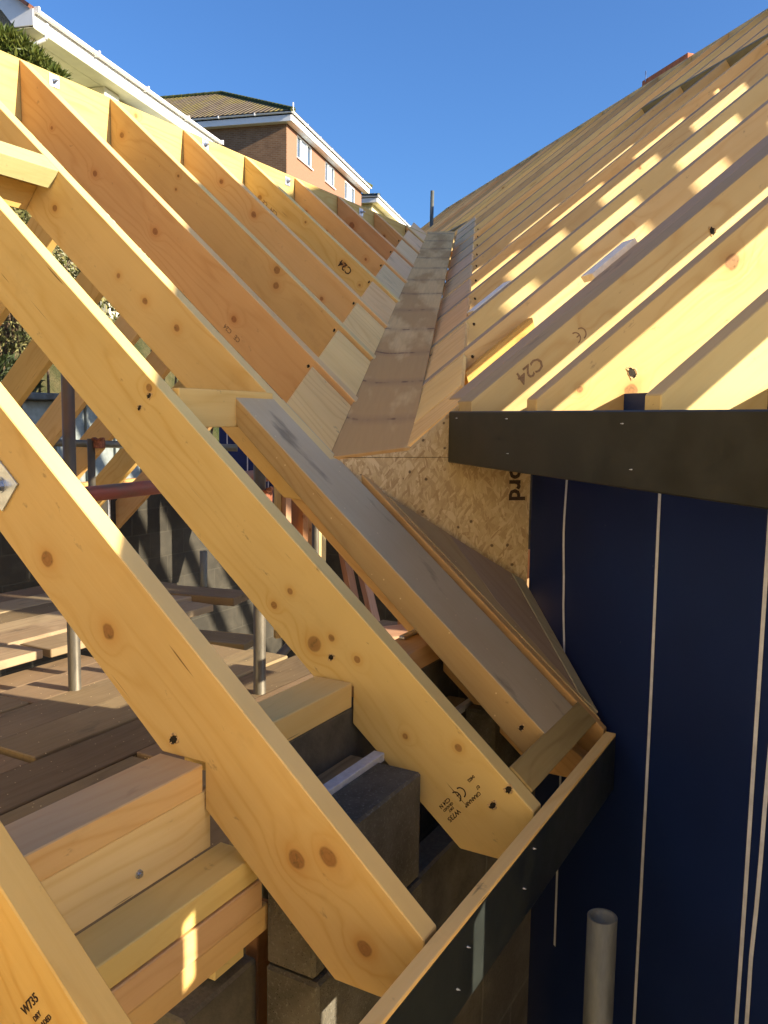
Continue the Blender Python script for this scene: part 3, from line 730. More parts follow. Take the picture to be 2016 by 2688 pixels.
# other slope of the right roof: casts the patches of sun
XB2 = (M*cB - UP*sB); ZB2 = (UP*cB + M*sB)
for i, b in enumerate([.10, .36, .74]+[1.13+.4*k for k in range(24)]):
    L = 3.3/cB; f = basis(PB(b, RM+.042, RZ), XB2, ZB2)
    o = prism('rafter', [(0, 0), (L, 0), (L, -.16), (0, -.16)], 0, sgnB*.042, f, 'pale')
    tag(o, '%s rafter on the hidden far slope of the right roof' % (ORD[i] if i < 26 else 'last'), 'rafter', 'rafters on the far slope of the right roof')
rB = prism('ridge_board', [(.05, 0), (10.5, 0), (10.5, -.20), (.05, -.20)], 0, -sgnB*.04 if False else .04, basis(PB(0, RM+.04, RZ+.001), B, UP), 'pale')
tag(rB, 'long ridge board at the top of the right roof', 'ridge board')
# trimmers
for (b0_, b1_, m_, mt, lb) in ((3.30, 4.82, 3.12, 'treated', 'grey trimmer crossing the upper right-roof rafters near the right edge'),
                               (6.45, 7.25, 2.62, 'treated', 'small grey trimmer between far right-roof rafters above the valley top')):
    o = prism('trimmer', [(0, 0), (b1_-b0_, 0), (b1_-b0_, -.17), (0, -.17)], -.045, 0, basis(PB(b0_, m_, zB(m_)+.004), B, ZB), mt)
    tag(o, lb, 'trimmer')
# right valley panels
eb = [2.03]+BJ[:10]+[6.35]
for i in range(len(eb)-1):
    q0 = eb[i]+.045; q1 = eb[i+1]-.003
    pts = [(q0, vr(q0)+.004), (q1, vr(q1)+.004), (q1, vpl(q1)), (q0, vpl(q0))]
    o = flatpoly('plywood_sheet', [PB(b, m, zB(m)) + ZB*-.003 for b, m in pts], ZB, .015, 'plyw' if i < 3 else 'ply', XB)
    tag(o, '%s plywood valley panel from the near end, right side of the valley' % ORD[i], 'plywood sheet', 'plywood panels down the right side of the valley')
o = flatpoly('infill_board', [PB(b, m, zB(m)) + ZB*-.0035 for b, m in ((1.932, .653), (2.070, .712), (2.070, .842), (2.036, .797), (1.934, .797))], ZB, .015, 'plyw', XB)
tag(o, 'small yellow infill board between the sole board and the dark eaves board end', 'board')
# short golden block and foil strips seen between the right rafters
o = prism('timber_block', [locB(.97, zB(.97)-.055), locB(1.18, zB(1.18)-.055), locB(1.21, zB(1.21)-.17), locB(1.0, zB(1.0)-.17)], -.035, -.003, frameB(2.375), wood('OrangeBlock', (.60, .33, .10), (.45, .2, .05), density=.1, var=0, knots=[(*locB(1.15, .23), .009)]))
tag(o, 'short orange timber block fixed to the first jack rafter of the right roof', 'timber block')
for (b_, m0, m1, dz_, lb) in ((2.075, 1.20, 1.325, .012, 'bright foil-faced strip behind the doubled grey-topped board'), (2.865, 1.20, 1.34, .004, 'second foil-faced strip between right-roof jack rafters, close to the valley')):
    o = flatpoly('foil_strip', [PB(b_-.03, m0, zB(m0)+dz_), PB(b_+.03, m0, zB(m0)+dz_), PB(b_+.03, m1, zB(m1)+dz_), PB(b_-.03, m1, zB(m1)+dz_)], ZB, .02, 'silver', XB)
    tag(o, lb, 'insulation strip')
# strand board closing the end of the valley
b0v = 1.9276
ob = prism('strand_board', [(m-.473, z) for m, z in ((.470, -.098), (.655, -.078), (.80, .045), (.981, .19), (.981, -.45), (.470, -.14))], 0, .012, basis(PB(b0v, .473, 0), M, UP), 'osb', .0005)
tag(ob, 'raw strand board closing the near end of the valley, beside the blue wall', 'strand board')
ln = prism('pencil_line', [(.02, -.0935), (.29, -.0935), (.29, -.0945), (.02, -.0945)], -.0004, -.0010, None, 'ink', 0, ob)
stamp(ob, [('norbord', 0, 0, .060)], .452, .002, R(-90), 0, 'ink', -1, 'printed_lettering')
stamp(ob, [('9', 0, 0, .03)], .355, -.110, R(15), 0, 'ink', -1, 'pencil_mark')
# blue wall, tapes, upstands
bw = prism('blue_wall', [(0, -3.0), (1.92-.62, -3.0), (1.92-.62, -.08), (1.92-.62, .054), (0, .054)], -.02, 0, basis(PB(.62, .982, 0), B, UP), 'membrane', .0005)
tag(bw, 'navy blue membrane-clad wall under the right eaves', 'wall')
def tape(bs, label):
    wd = .0046; vs = []; fs = []
    for b, z in bs: vs += [(b-.62-wd, .0012, z), (b-.62+wd, .0012, z)]
    for i in range(len(bs)-1): fs.append((2*i, 2*i+1, 2*i+3, 2*i+2))
    me = bpy.data.meshes.new('tape'); me.from_pydata(vs, [], fs); me.materials.append(MT['tape']); me.update()
    return me
def smooth(pts, n=14):
    out = []
    z0, z1 = pts[0][1], pts[-1][1]
    for i in range(n+1):
        z = z0+(z1-z0)*i/n
        for (b_a, za), (b_b, zb) in zip(pts[:-1], pts[1:]):
            if za >= z >= zb or zb >= z >= za:
                t = (z-za)/(zb-za); t = t*t*(3-2*t); out.append((b_a+(b_b-b_a)*t, z)); break
    return out
TAPES = [([(1.745, -.09), (1.752, -.25), (1.742, -.40), (1.728, -.56)], 'short curved pale tape left of the others on the blue wall'),
         ([(1.725, -.70), (1.722, -1.3)], 'lower pale tape on the blue wall, behind the corner of the left eaves board'),
         ([(1.393, -.09), (1.389, -.6), (1.392, -1.5)], 'long straight pale tape left of the steel pole top on the blue wall'),
         ([(1.103, -.11), (1.104, -.7), (1.108, -1.3)], 'long pale tape right of the steel pole, left of a close pair'),
         ([(1.060, -.11), (1.075, -.75), (1.082, -.85), (1.083, -1.3)], 'rightmost pale tape of the blue wall, at the edge of the photo')]
for pts, lb in TAPES:
    s = basis(PB(.62, .982, 0), B, UP)
    o = link('wall_tape', tape(smooth(pts), lb)); 
    # outward face of the wall is towards -M: local y of basis(B, UP) = UP x B
    yy = UP.cross(B); sg = 1 if yy.dot(-M) > 0 else -1
    for v in o.data.vertices: v.co.y = sg*.0012 if sg > 0 else -.0212
    o.matrix_world = s; tag(o, lb, 'tape', 'pale tapes down the blue wall')
# dark fascia
df = prism('fascia_board', [(0, .016), (1.824, .016), (1.824, -.106), (0, -.106)], 0, .02, basis(PB(.1, .778, 0), B, UP), 'fascia', .0025)
tag(df, 'dark charcoal painted eaves board across the right side', 'fascia board')
yB2 = UP.cross(B)
for b_, z_ in ((1.60, .0), (1.59, -.07), (1.18, -.005), (1.15, -.075), (1.87, 0)):
    headon(df, PB(b_, .7575, z_), -M, .0012, 'tape')
# off-frame remainder of that wall and the gable below it, with slots added to let light streaks in
for (q0, q1, z0, z1, lb) in ((.08, .335, -3.0, .05, 'blue wall between the two window slots, outside the photo'),
        (.335, .375, -3.0, -.29, 'blue wall below the narrow slot, outside the photo'), (.335, .375, -.19, .05, 'blue wall above the narrow slot, outside the photo'), (.375, .535, -3.0, .05, 'blue wall pier between the slots, outside the photo'),
        (.535, .595, -3.0, -.62, 'blue wall below the wide slot, outside the photo'), (.535, .595, -.38, .05, 'blue wall above the wide slot, outside the photo'), (.595, .62, -3.0, .05, 'blue wall strip beside the wide slot, outside the photo')):
    o = prism('blue_wall', [(0, z0), (q1-q0, z0), (q1-q0, z1), (0, z1)], -.02, 0, basis(PB(q0, .982, 0), B, UP), 'membrane', 0); tag(o, lb, 'wall')

sht = flatpoly('scaffold_sheeting', [PB(-4.8, .97, -2.4), PB(.07, .97, -2.4), PB(.07, .97, .34), PB(-4.8, .97, .34)], -M, .003, 'sheeting', B, 0)  # unseen sheet added to pass warm fill light and block direct sun
tag(sht, 'sunlit translucent scaffold sheeting outside the right edge of the photo', 'sheeting')
# boards added inside the right wing to break the sun into streaks on the back wall
pt = empty('stud_partition', PB(3.6, 3.2, -3), 'boarded stud partition inside the right wing, hidden by the rafters', 'partition')
for k in range(7):
    o = prism('board', [(0, -3), (.31, -3), (.31, 1.12), (0, 1.12)], 0, .02, basis(PB(1.35+.36*k, 3.2, 0), B, UP), 'brown', .002)
    o.parent = pt; o.matrix_parent_inverse = Matrix.Translation(-pt.location)

# ------------------------------------------------------------------ PLATFORM OF SCAFFOLD BOARDS inside the left wing
def board(a0, a1, n0, wid, ztop, mat, label, th=.032, yaw=0., tilt=0.):
    X = (A*math.cos(yaw) + N*math.sin(yaw) + UP*tilt)
    Yd = UP.cross(X).normalized()
    o = prism('scaffold_board', [(0, 0), (a1-a0, 0), (a1-a0, -th), (0, -th)], 0, wid, basis(PA(a0, n0, ztop), X, UP), mat, .003)
    return tag(o, label, 'scaffold board', 'scaffold boards of the platform')
rows = [(.915, 'against the near wall'), (1.105, ''), (1.295, ''), (1.485, ''), (1.675, ''), (1.865, ''), (2.055, ''), (2.245, '')]
rnd = random.Random(3)
for i, (n0, _) in enumerate(rows):
    j = [1.30, 1.78, 1.12, 1.62, .95, 1.45, 1.20, 1.75][i]
    z = -.912 + rnd.uniform(-.006, .004)
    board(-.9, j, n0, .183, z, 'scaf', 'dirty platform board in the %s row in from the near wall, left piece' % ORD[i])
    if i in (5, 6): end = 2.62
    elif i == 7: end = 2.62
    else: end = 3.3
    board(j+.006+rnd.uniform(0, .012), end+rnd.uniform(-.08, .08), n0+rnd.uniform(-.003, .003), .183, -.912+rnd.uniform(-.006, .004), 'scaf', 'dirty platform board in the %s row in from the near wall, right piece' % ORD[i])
# gap with a lower board, then higher loose boards at the left
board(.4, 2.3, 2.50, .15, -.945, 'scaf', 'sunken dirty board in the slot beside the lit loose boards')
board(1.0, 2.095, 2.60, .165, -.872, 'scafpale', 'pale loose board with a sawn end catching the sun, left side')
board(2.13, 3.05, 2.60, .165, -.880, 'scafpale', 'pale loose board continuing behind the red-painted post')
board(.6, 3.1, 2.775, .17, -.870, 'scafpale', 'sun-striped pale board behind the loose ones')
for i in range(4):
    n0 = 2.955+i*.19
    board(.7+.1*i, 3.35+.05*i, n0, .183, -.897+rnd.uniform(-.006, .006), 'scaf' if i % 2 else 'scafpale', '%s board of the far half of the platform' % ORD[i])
cp = board(0, .62, 0, .19, -.862, 'scaf', 'plank lying across the platform gap beside the steel stub', .04)
cp.matrix_world = basis(PA(3.33, 2.60, -.862), (N*.97+A*-.22), UP)
cp = board(0, .9, 0, .17, -.935, 'scaf', 'lower dark plank under the platform gap'); cp.matrix_world = basis(PA(2.95, 2.25, -.955), (N*.97+A*-.22), UP)

# ------------------------------------------------------------------ SCAFFOLD TUBES
def pole(name, P0, P1, r, mat, label, grp='scaffold tubes'):
    return tag(tube(name, P0, P1, r, mat), label, 'scaffold tube', grp)
RT = .0205
def ab(a, n, z): return PA(a, n, z)
pole('scaffold_tube', ab(1.905, 2.225, -3), ab(1.935, 2.245, .35), RT, 'steel', 'upright grey steel tube standing in the platform at the left')
pole('scaffold_tube', ab(2.154, 1.655, -3), ab(2.245, 1.715, .06), RT, 'steel', 'upright dark steel tube seen behind the stamped rafter')
pole('scaffold_tube', ab(3.33, 3.70, -3), ab(3.335, 3.70, -.14), RT, 'steel', 'short upright tube carrying the rusty coupler')
pole('scaffold_tube', ab(2.9, 4.62, -.155), ab(3.85, 3.10, -.185), RT, 'steelpale', 'pale horizontal tube held by the rusty coupler')
pole('scaffold_tube', ab(1.2, 2.29, -.285), ab(3.3, 2.19, -.245), RT*1.3, 'steelred', 'thick horizontal tube with worn red paint')
pole('scaffold_tube', ab(3.54, 3.088, -.93), ab(3.545, 3.09, -.735), RT, 'steelpale', 'short pale steel stub rising from the platform')
pole('scaffold_tube', ab(2.3, 2.25, -1.42), ab(3.35, 2.25, -.97), RT, 'steel', 'slanting tube in the dark gap below the platform')
pole('scaffold_tube', PB(1.003, .646, -3), PB(1.003, .646, -.701), RT*1.02, 'steelpale', 'galvanized tube top with open end in front of the blue wall')
pole('scaffold_tube', Vector((.44, 9.834, 0)), Vector((.486, 9.834, 2.498+ZO)), RT, 'steelpale', 'lone thin steel pole against the sky beyond the valley')
pole('scaffold_tube', ab(4.05, 2.7, -3), ab(4.05, 2.7, .05), RT, 'steel', 'upright dark tube beside the navy sheet')
# coupler
def coupler(P, label):
    e = empty('tube_coupler', P, label, 'coupler', 'rusty couplers')
    bm = bmesh.new()
    for k, ax in enumerate(('X', 'Z')):
        c = bmesh.ops.create_cone(bm, cap_ends=True, segments=14, radius1=RT*1.35, radius2=RT*1.35, depth=.045)
        for v in c['verts']:
            if ax == 'X': v.co = Vector((v.co.z, v.co.y, v.co.x))
            v.co.y += (-.018 if k else .0)
    fin('coupler_body', bm, 'coupler', e)
    bm = bmesh.new()
    for dx in (-.02, .022):
        c = bmesh.ops.create_cone(bm, cap_ends=True, segments=6, radius1=.009, radius2=.009, depth=.05)
        for v in c['verts']: v.co = Vector((v.co.x+dx, v.co.z-.03, v.co.y+.025))
    fin('coupler_bolt', bm, 'coupler', e)
    return e
coupler(ab(3.36, 3.66, -.165), 'rusty coupler gripping the pale horizontal tube')
coupler(ab(2.25, 1.70, -.262), 'rusty coupler on the dark upright behind the stamped rafter')

for i in range(8):
    o = prism('scaffold_board', [(0, 0), (4.4, 0), (4.4, -.032), (0, -.032)], 0, .183, basis(PB(-3.8, -1.05+.19*i+.183, -1.46), B, UP), 'scafpale', .003)
    tag(o, '%s board of the walkway under the camera, outside the photo' % ORD[i], 'scaffold board', 'scaffold boards of the walkway')

# ------------------------------------------------------------------ FAR WALL AND ROOF PLATE OF THE LEFT WING
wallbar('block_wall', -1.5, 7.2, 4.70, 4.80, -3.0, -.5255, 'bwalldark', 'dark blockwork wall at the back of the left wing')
bar('wall_plate', -1.5, 7.2, 4.70, 4.79, -.524, -.4825, 'pine2', 'yellow wall plate along the top of the back block wall', 'wall plate')
st2 = bar('metal_strap', 4.37, 4.395, 4.692, 4.6995, -1.15, -.47, 'zinc', 'vertical zinc strap on the back block wall', 'metal strap', .0005)
bar('loose_board', 3.72, 4.05, 4.62, 4.68, -.40, -.35, 'white', 'white wrapped block on the back wall plate', 'block')
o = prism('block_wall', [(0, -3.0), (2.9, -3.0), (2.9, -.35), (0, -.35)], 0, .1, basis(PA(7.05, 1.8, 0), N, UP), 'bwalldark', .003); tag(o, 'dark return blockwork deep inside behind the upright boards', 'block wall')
# upright boards and studs seen in the opening under the grey board
for i, (a0, a1, mt, z1, lb) in enumerate(((4.66, 4.70, 'pale', .1, 'narrow bright upright stud left in the opening under the grey board'), (4.715, 4.86, 'pinkslat', .1, 'pinkish upright board beside the bright stud'),
        (4.875, 5.09, 'brown', .0, 'brown upright board in the middle of the opening'), (5.10, 5.26, 'pale', .0, 'bright sunlit upright board in the opening'), (5.275, 5.31, 'spruce', .0, 'thin yellow upright lath right of the sunlit board'))):
    o = prism('upright_board', [(-1.5, 0), (z1, 0), (z1, a0-a1), (-1.5, a0-a1)], -.04, 0, basis(PA(a0, 3.4+.01*i, 0), UP, az(-30)), mt, .002)
    tag(o, lb, 'upright board', 'upright boards seen through the roof')
for i, (p0, p1, mt, lb) in enumerate(((ab(4.35, 2.75, -.50), ab(4.00, 2.35, -1.2), 'brown', 'leaning dark board inside the opening, left of two'), (ab(4.48, 2.75, -.50), ab(4.18, 2.35, -1.2), 'pinkslat', 'leaning pinkish board inside the opening, right of two'))):
    tag(beam('leaning_board', p0, p1, N*-1, .10, .03, mt), lb, 'leaning board')
tag(beam('plank', ab(2.72, 1.55, -.80), ab(3.15, 1.25, -.80), UP, .16, .035, 'pinkslat'), 'short worn plank level inside the opening under the grey board', 'plank')
tag(beam('post', ab(2.80, 1.24, -.835), ab(2.80, 1.24, -2.2), A, .05, .05, 'brown'), 'brown post under the short worn plank', 'post')
tag(flatpoly('sheathing_panel', [ab(3.0, 1.05, -.48), ab(3.0, 1.6, -.48), ab(3.0, 1.6, -1.6), ab(3.0, 1.05, -1.6)], -A, .02, MW['brown'].name and 'brown', UP), 'reddish lined panel deep inside the opening', 'panel')
nv = flatpoly('blue_sheet', [ab(5.3, 4.45, .25), ab(5.3, 3.2, .25), ab(5.3, 3.2, -.75), ab(5.3, 4.45, -.75)], -A, .03, 'bluesheet', UP)
tag(nv, 'navy ribbed sheet seen deep behind the yellow cross timber', 'sheet')
for k in range(6):
    q = prism('rib', [(.02, -.012), (.98, -.012), (.98, .0), (.02, .0)], .08+.2*k, .088+.2*k, None, 'tape', 0, None)
    q.parent = nv
    for v in q.data.vertices: v.co = Vector((-v.co.x, -v.co.y, .001 + (v.co.z+.012)*.3))

# grey clad shed beyond the back wall, glimpsed through the far rafters
def par(o, e):
    o.parent = e; o.matrix_parent_inverse = Matrix.Translation(-e.location); return o
sh = empty('shed', PA(5.6, 6.2, -3), 'grey clad shed glimpsed through the far rafters', 'shed')
M4s = basis(PA(4.2, 6.0, -3), A, UP)
par(prism('wall', [(0, 0), (2.6, 0), (2.6, 3.1), (0, 3.1)], 0, 1.6, M4s, 'shed', .01), sh)
for k in range(8): par(prism('rib', [(.15+.33*k, .02), (.19+.33*k, .02), (.19+.33*k, 3.08), (.15+.33*k, 3.08)], -.03, -.002, M4s, 'shed', .004), sh)
par(prism('roof', [(-.1, 3.1), (2.7, 3.1), (2.7, 3.16), (-.1, 3.16)], -.12, 1.7, M4s, 'slate', .01), sh)

# red-brown ridge piece and little bolt
rt_ = empty('ridge_piece', PB(6.0, RM+.06, RZ+.01), 'terracotta-brown timber resting on the right ridge, with a small upright bolt', 'timber')
par(prism('body', [(0, 0), (.58, 0), (.58, .07), (0, .07)], -.06, 0, basis(PB(5.72, RM+.05, RZ+.004), B, UP), 'terracotta', .004), rt_)
par(tube('bolt', PB(6.22, RM+.03, RZ+.04), PB(6.22, RM+.03, RZ+.12), .004, 'bolt'), rt_)

# ------------------------------------------------------------------ HOUSES ON THE HILL
HB = lambda o_: basis(o_, H, UP)      # local x = H, local y = -G, z = up
def hbox(name, e, h0, h1, g0, g1, z0, z1, mat, bevel=.01):
    o = prism(name, [(0, 0), (h1-h0, 0), (h1-h0, z1-z0), (0, z1-z0)], 0, g1-g0, HB(PH(h0, g1, z0)), mat, bevel); return par(o, e)
def facade(name, e, h0, h1, g, z0, z1, opens, mat, th=.25):
    bm = bmesh.new(); xs = sorted(set([h0, h1]+[v for o in opens for v in o[:2]]))
    for xa, xb in zip(xs[:-1], xs[1:]):
        op = [o for o in opens if o[0] <= xa+1e-6 and o[1] >= xb-1e-6]
        segs = [(z0, z1)] if not op else [(z0, op[0][2]), (op[0][3], z1)]
        for a_, b_ in segs: box_bm(bm, ((xa+xb)/2-h0, th/2, (a_+b_)/2-z0), (xb-xa, th, b_-a_))
    o = fin(name, bm, mat, None, HB(PH(h0, g, z0))); return par(o, e)
def window(e, h0, h1, g, z0, z1, lights, tall=True):
    f = .065; bm = bmesh.new(); W = h1-h0; Hh = z1-z0
    box_bm(bm, (W/2, .05, f/2), (W, .07, f)); box_bm(bm, (W/2, .05, Hh-f/2), (W, .07, f))
    xs = [f/2]+[f/2+(W-f)*t for t in lights]+[W-f/2]
    for i, x in enumerate(xs): box_bm(bm, (x, .05, Hh/2), (f*(1 if i in (0, len(xs)-1) else 1.3), .069, Hh-2*f+.002))
    o = par(fin('window', bm, 'white', None, HB(PH(h0, g, z0))), e)
    for i in range(len(xs)-1):
        bm = bmesh.new(); w_ = xs[i+1]-xs[i]-f
        box_bm(bm, ((xs[i]+xs[i+1])/2, .065, Hh/2), (w_, .012, Hh-2*f-.02))
        p = fin('pane', bm, 'glass' if i != 1 else 'curtain', o)
    bm = bmesh.new(); box_bm(bm, (W/2, -.03, -.025), (W+.1, .10, .045)); fin('sill', bm, 'white', o)
    return o
def gutter(e, P0, P1, outn, mat='white'):
    X = P1-P0; L = X.length; pts = []
    for i in range(9):
        t = math.pi*i/8; pts.append((math.cos(t)*.055, -math.sin(t)*.055))
    pts += [(-.045, 0)] ; inner = [(math.cos(math.pi*i/8)*.045, -math.sin(math.pi*i/8)*.045) for i in range(8, -1, -1)]
    prof = pts[:9]+inner
    u = outn; vs = []; fs = []
    for s in (0, 1):
        for a_, b_ in prof: vs.append(P0+X*s+u*a_+UP*b_)
    n = len(prof)
    for i in range(n): fs.append((i, (i+1) % n, n+(i+1) % n, n+i))
    o = link('gutter', mesh_from('gutter', vs, fs, mat)); par(o, e)
    k = max(2, int(L/1.6))
    for i in range(k+1):
        bm = bmesh.new(); box_bm(bm, (0, 0, -.01), (.05, .14, .10), basis(P0+X*(i/k), X, UP)); par(fin('gutter_bracket', bm, mat), e)
    return o
# --- brick house
bz = 6.0
e = empty('brick_house', PH(35.2, -13.52, bz), 'brown brick house with mossy hipped roof and three white windows, above the left roof', 'house')
W3s = [(36.38, 38.28, 11.13, 12.09), (40.21, 41.63, 11.12, 12.06), (43.37, 45.18, 11.08, 12.0)]
low = [(36.4, 38.3, 8.2, 9.3), (43.3, 45.2, 8.2, 9.3)]
facade('front_wall', e, 35.17, 46.4, -13.52, bz, 12.16, W3s, 'orange')
hbox('side_wall', e, 35.13, 35.168, -26, -13.522, bz, 12.15, 'brick')
hbox('back_wall', e, 35.45, 46.39, -26, -25.8, bz, 12.16, 'brick'); hbox('end_wall', e, 46.15, 46.395, -25.78, -13.79, bz, 12.16, 'brick')
for (h0, h1, z0, z1), li in zip(W3s, ((.27, .70), (.33, .66), (.27, .70))): window(e, h0, h1, -13.52, z0, z1, li)
for i, (h0, h1) in enumerate(((34.85, 35.16),)): hbox('soffit', e, h0, 46.75, -13.50, -13.20, 12.13, 12.165, 'white')
hbox('soffit', e, 34.85, 35.165, -26.3, -13.51, 12.13, 12.165, 'white')
hbox('fascia', e, 34.83, 46.78, -13.20, -13.175, 12.13, 12.38, 'white'); hbox('fascia', e, 34.825, 34.85, -26.3, -13.21, 12.13, 12.38, 'white')
gutter(e, PH(34.75, -13.12, 12.47), PH(46.8, -13.12, 12.47), G); gutter(e, PH(34.77, -13.15, 12.47), PH(34.77, -26.3, 12.47), -H)
def roofpoly(e, pts, mat, th=.09, name='roof'):
    n = (pts[1]-pts[0]).cross(pts[2]-pts[0]).normalized()
    if n.z < 0: n = -n
    return par(flatpoly(name, pts, n, th, mat, pts[1]-pts[0], 0), e)
rz = 15.75; cz = 12.52; hm = 40.8; gr = -19.1
c1, c2 = PH(34.72, -13.08, cz), PH(46.88, -13.08, cz); c3_, c4 = PH(34.72, -26.4, cz), PH(46.88, -26.4, cz)
a1, a2 = PH(hm, gr, rz), PH(hm, -26.4, rz)
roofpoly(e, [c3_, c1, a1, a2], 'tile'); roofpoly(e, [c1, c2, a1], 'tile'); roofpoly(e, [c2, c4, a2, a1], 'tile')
def ridge(e, P0, P1, mat, r=.13):
    bm = bmesh.new(); X = P1-P0; k = max(2, int(X.length/.42))
    for i in range(k):
        q0 = P0+X*(i/k); q1 = P0+X*((i+.97)/k); M4 = (q1-q0).to_track_quat('Z', 'Y').to_matrix().to_4x4(); M4.translation = (q0+q1)/2 + UP*.0
        c = bmesh.ops.create_cone(bm, cap_ends=True, segments=10, radius1=r*1.06, radius2=r*.95, depth=(q1-q0).length)
        for v in c['verts']: v.co = M4 @ v.co
    par(fin('ridge_tiles', bm, mat), e)
MT['mossridge'] = plain('MossyRidge', (.075, .085, .03), .95, 0, .1, 9, .5, .6)
ridge(e, c1, a1, 'mossridge', .11); ridge(e, a1, a2, 'mossridge', .12); ridge(e, c2, a1, 'mossridge', .11)
par(tube('hip_finial', c1+UP*.0, c1+UP*.28, .03, 'white'), e)
# --- white house (nearest, top left)
e = empty('white_house', PH(14, -10.1, 2.0), 'cream rendered house with long white gutter and shaded balcony recess, top left corner', 'house')
hbox('soffit', e, 13.8, 21.15, -10.38, -10.02, 6.69, 6.72, 'creamsmooth')
hbox('fascia', e, 13.8, 21.16, -10.06, -10.03, 6.70, 6.99, 'white')
gutter(e, PH(13.78, -9.965, 6.985), PH(21.2, -9.965, 6.985), G)
hbox('gable_wall', e, 14.02, 14.27, -17.0, -10.65, 2, 6.72, 'pebble'); 
hbox('pier', e, 14.0, 14.28, -10.64, -10.32, 2, 6.69, 'cream'); hbox('pier', e, 16.45, 17.0, -12.0, -10.32, 2, 6.69, 'cream')
hbox('recess_wall', e, 14.28, 16.44, -12.2, -12.0, 2, 6.69, 'creamsmooth'); hbox('ceiling', e, 14.28, 21.1, -17, -10.39, 6.70, 6.74, 'creamsmooth')
facade('front_wall', e, 17.01, 21.1, -10.45, 2, 6.69, [(17.15, 18.5, 5.5, 6.58), (18.9, 20.6, 5.5, 6.58)], 'cream')
window(e, 17.15, 18.5, -10.45, 5.5, 6.58, (.5,)); window(e, 18.9, 20.6, -10.45, 5.5, 6.58, (.5,))
wz = lambda g: 6.98 + .70*(-9.98-g)
roofpoly(e, [PH(13.62, -9.98, 7.02), PH(21.25, -9.98, 7.02), PH(21.25, -14.0, wz(-14.0)+.04), PH(13.62, -14.0, wz(-14.0)+.04)], 'redtile', .06)
roofpoly(e, [PH(13.62, -18.0, 7.02), PH(21.25, -18.0, 7.02), PH(21.25, -14.0, wz(-14.0)+.04), PH(13.62, -14.0, wz(-14.0)+.04)], 'redtile', .06)
par(flatpoly('gable_triangle', [PH(14.02, -10.2, 6.745), PH(14.02, -17.8, 6.745), PH(14.02, -14.0, wz(-14.0)-.1)], -H, .2, 'pebble', G, 0), e)
par(flatpoly('bargeboard', [PH(13.70, -9.97, 6.97), PH(13.70, -9.97, 6.70), PH(13.70, -10.35, 6.70), PH(13.70, -10.6, 7.0), PH(13.70, -14.0, wz(-14)-.35), PH(13.70, -14.0, wz(-14)-.06)], -H, .03, 'white', G, 0), e)
par(tube('swan_neck_pipe', PH(14.15, -10.02, 6.90), PH(14.10, -10.02, 6.62), .035, 'white'), e)
par(tube('downpipe', PH(14.10, -10.02, 6.63), PH(13.93, -10.45, 6.38), .035, 'white'), e); par(tube('downpipe', PH(13.93, -10.45, 6.39), PH(13.93, -10.45, 2.2), .035, 'white'), e)
window_e = hbox('gable_window', e, 13.985, 14.01, -12.2, -11.1, 5.35, 6.4, 'creamsmooth')
# --- yellow house
e = empty('yellow_house', PH(50, -13.6, 7), 'yellow rendered house with white gutters, small at the end of the terrace', 'house')
facade('front_wall', e, 50.1, 64, -13.95, 7, 12.42, [(52.2, 54.0, 11.2, 12.1)], 'yellow')
window(e, 52.2, 54.0, -13.95, 11.2, 12.1, (.5,))
hbox('side_wall', e, 50.1, 50.35, -24, -14.21, 7, 12.42, 'yellow')
hbox('soffit', e, 49.72, 64.2, -24.1, -13.52, 12.43, 12.47, 'cream'); hbox('fascia', e, 49.70, 64.2, -13.52, -13.49, 12.40, 12.66, 'white'); hbox('fascia', e, 49.69, 49.72, -24.1, -13.53, 12.40, 12.66, 'white')
gutter(e, PH(49.6, -13.43, 12.74), PH(64.2, -13.43, 12.74), G); gutter(e, PH(49.63, -13.45, 12.74), PH(49.63, -24.1, 12.74), -H)
c1, c2, c3_, c4 = PH(49.6, -13.4, 12.78), PH(64.3, -13.4, 12.78), PH(49.6, -24.2, 12.78), PH(64.3, -24.2, 12.78); a1, a2 = PH(55, -18.8, 14.3), PH(59, -18.8, 14.3)
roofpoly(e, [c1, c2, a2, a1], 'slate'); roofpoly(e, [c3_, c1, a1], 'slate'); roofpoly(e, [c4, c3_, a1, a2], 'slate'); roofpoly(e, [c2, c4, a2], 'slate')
ridge(e, c1, a1, 'slate', .10)

# unseen house wall added behind the camera to throw warm light onto the timbers
e = empty('existing_house', az(232)*5.0, 'cream existing house behind the camera, outside the photo', 'house')
M5 = basis(az(228)*3.3 + az(138)*5, az(138)*-1, UP)
par(prism('wall', [(0, 0), (10, 0), (10, 6.4), (0, 6.4)], -.3, 0, M5, 'warmwall', .01), e)
par(prism('window', [(2, 3.2), (3.4, 3.2), (3.4, 4.5), (2, 4.5)], .002, .03, M5, 'white', .01), e)
par(prism('roof', [(-.4, 6.4), (10.4, 6.4), (10.4, 6.6), (-.4, 6.6)], -.6, .45, M5, 'slate', .01), e)

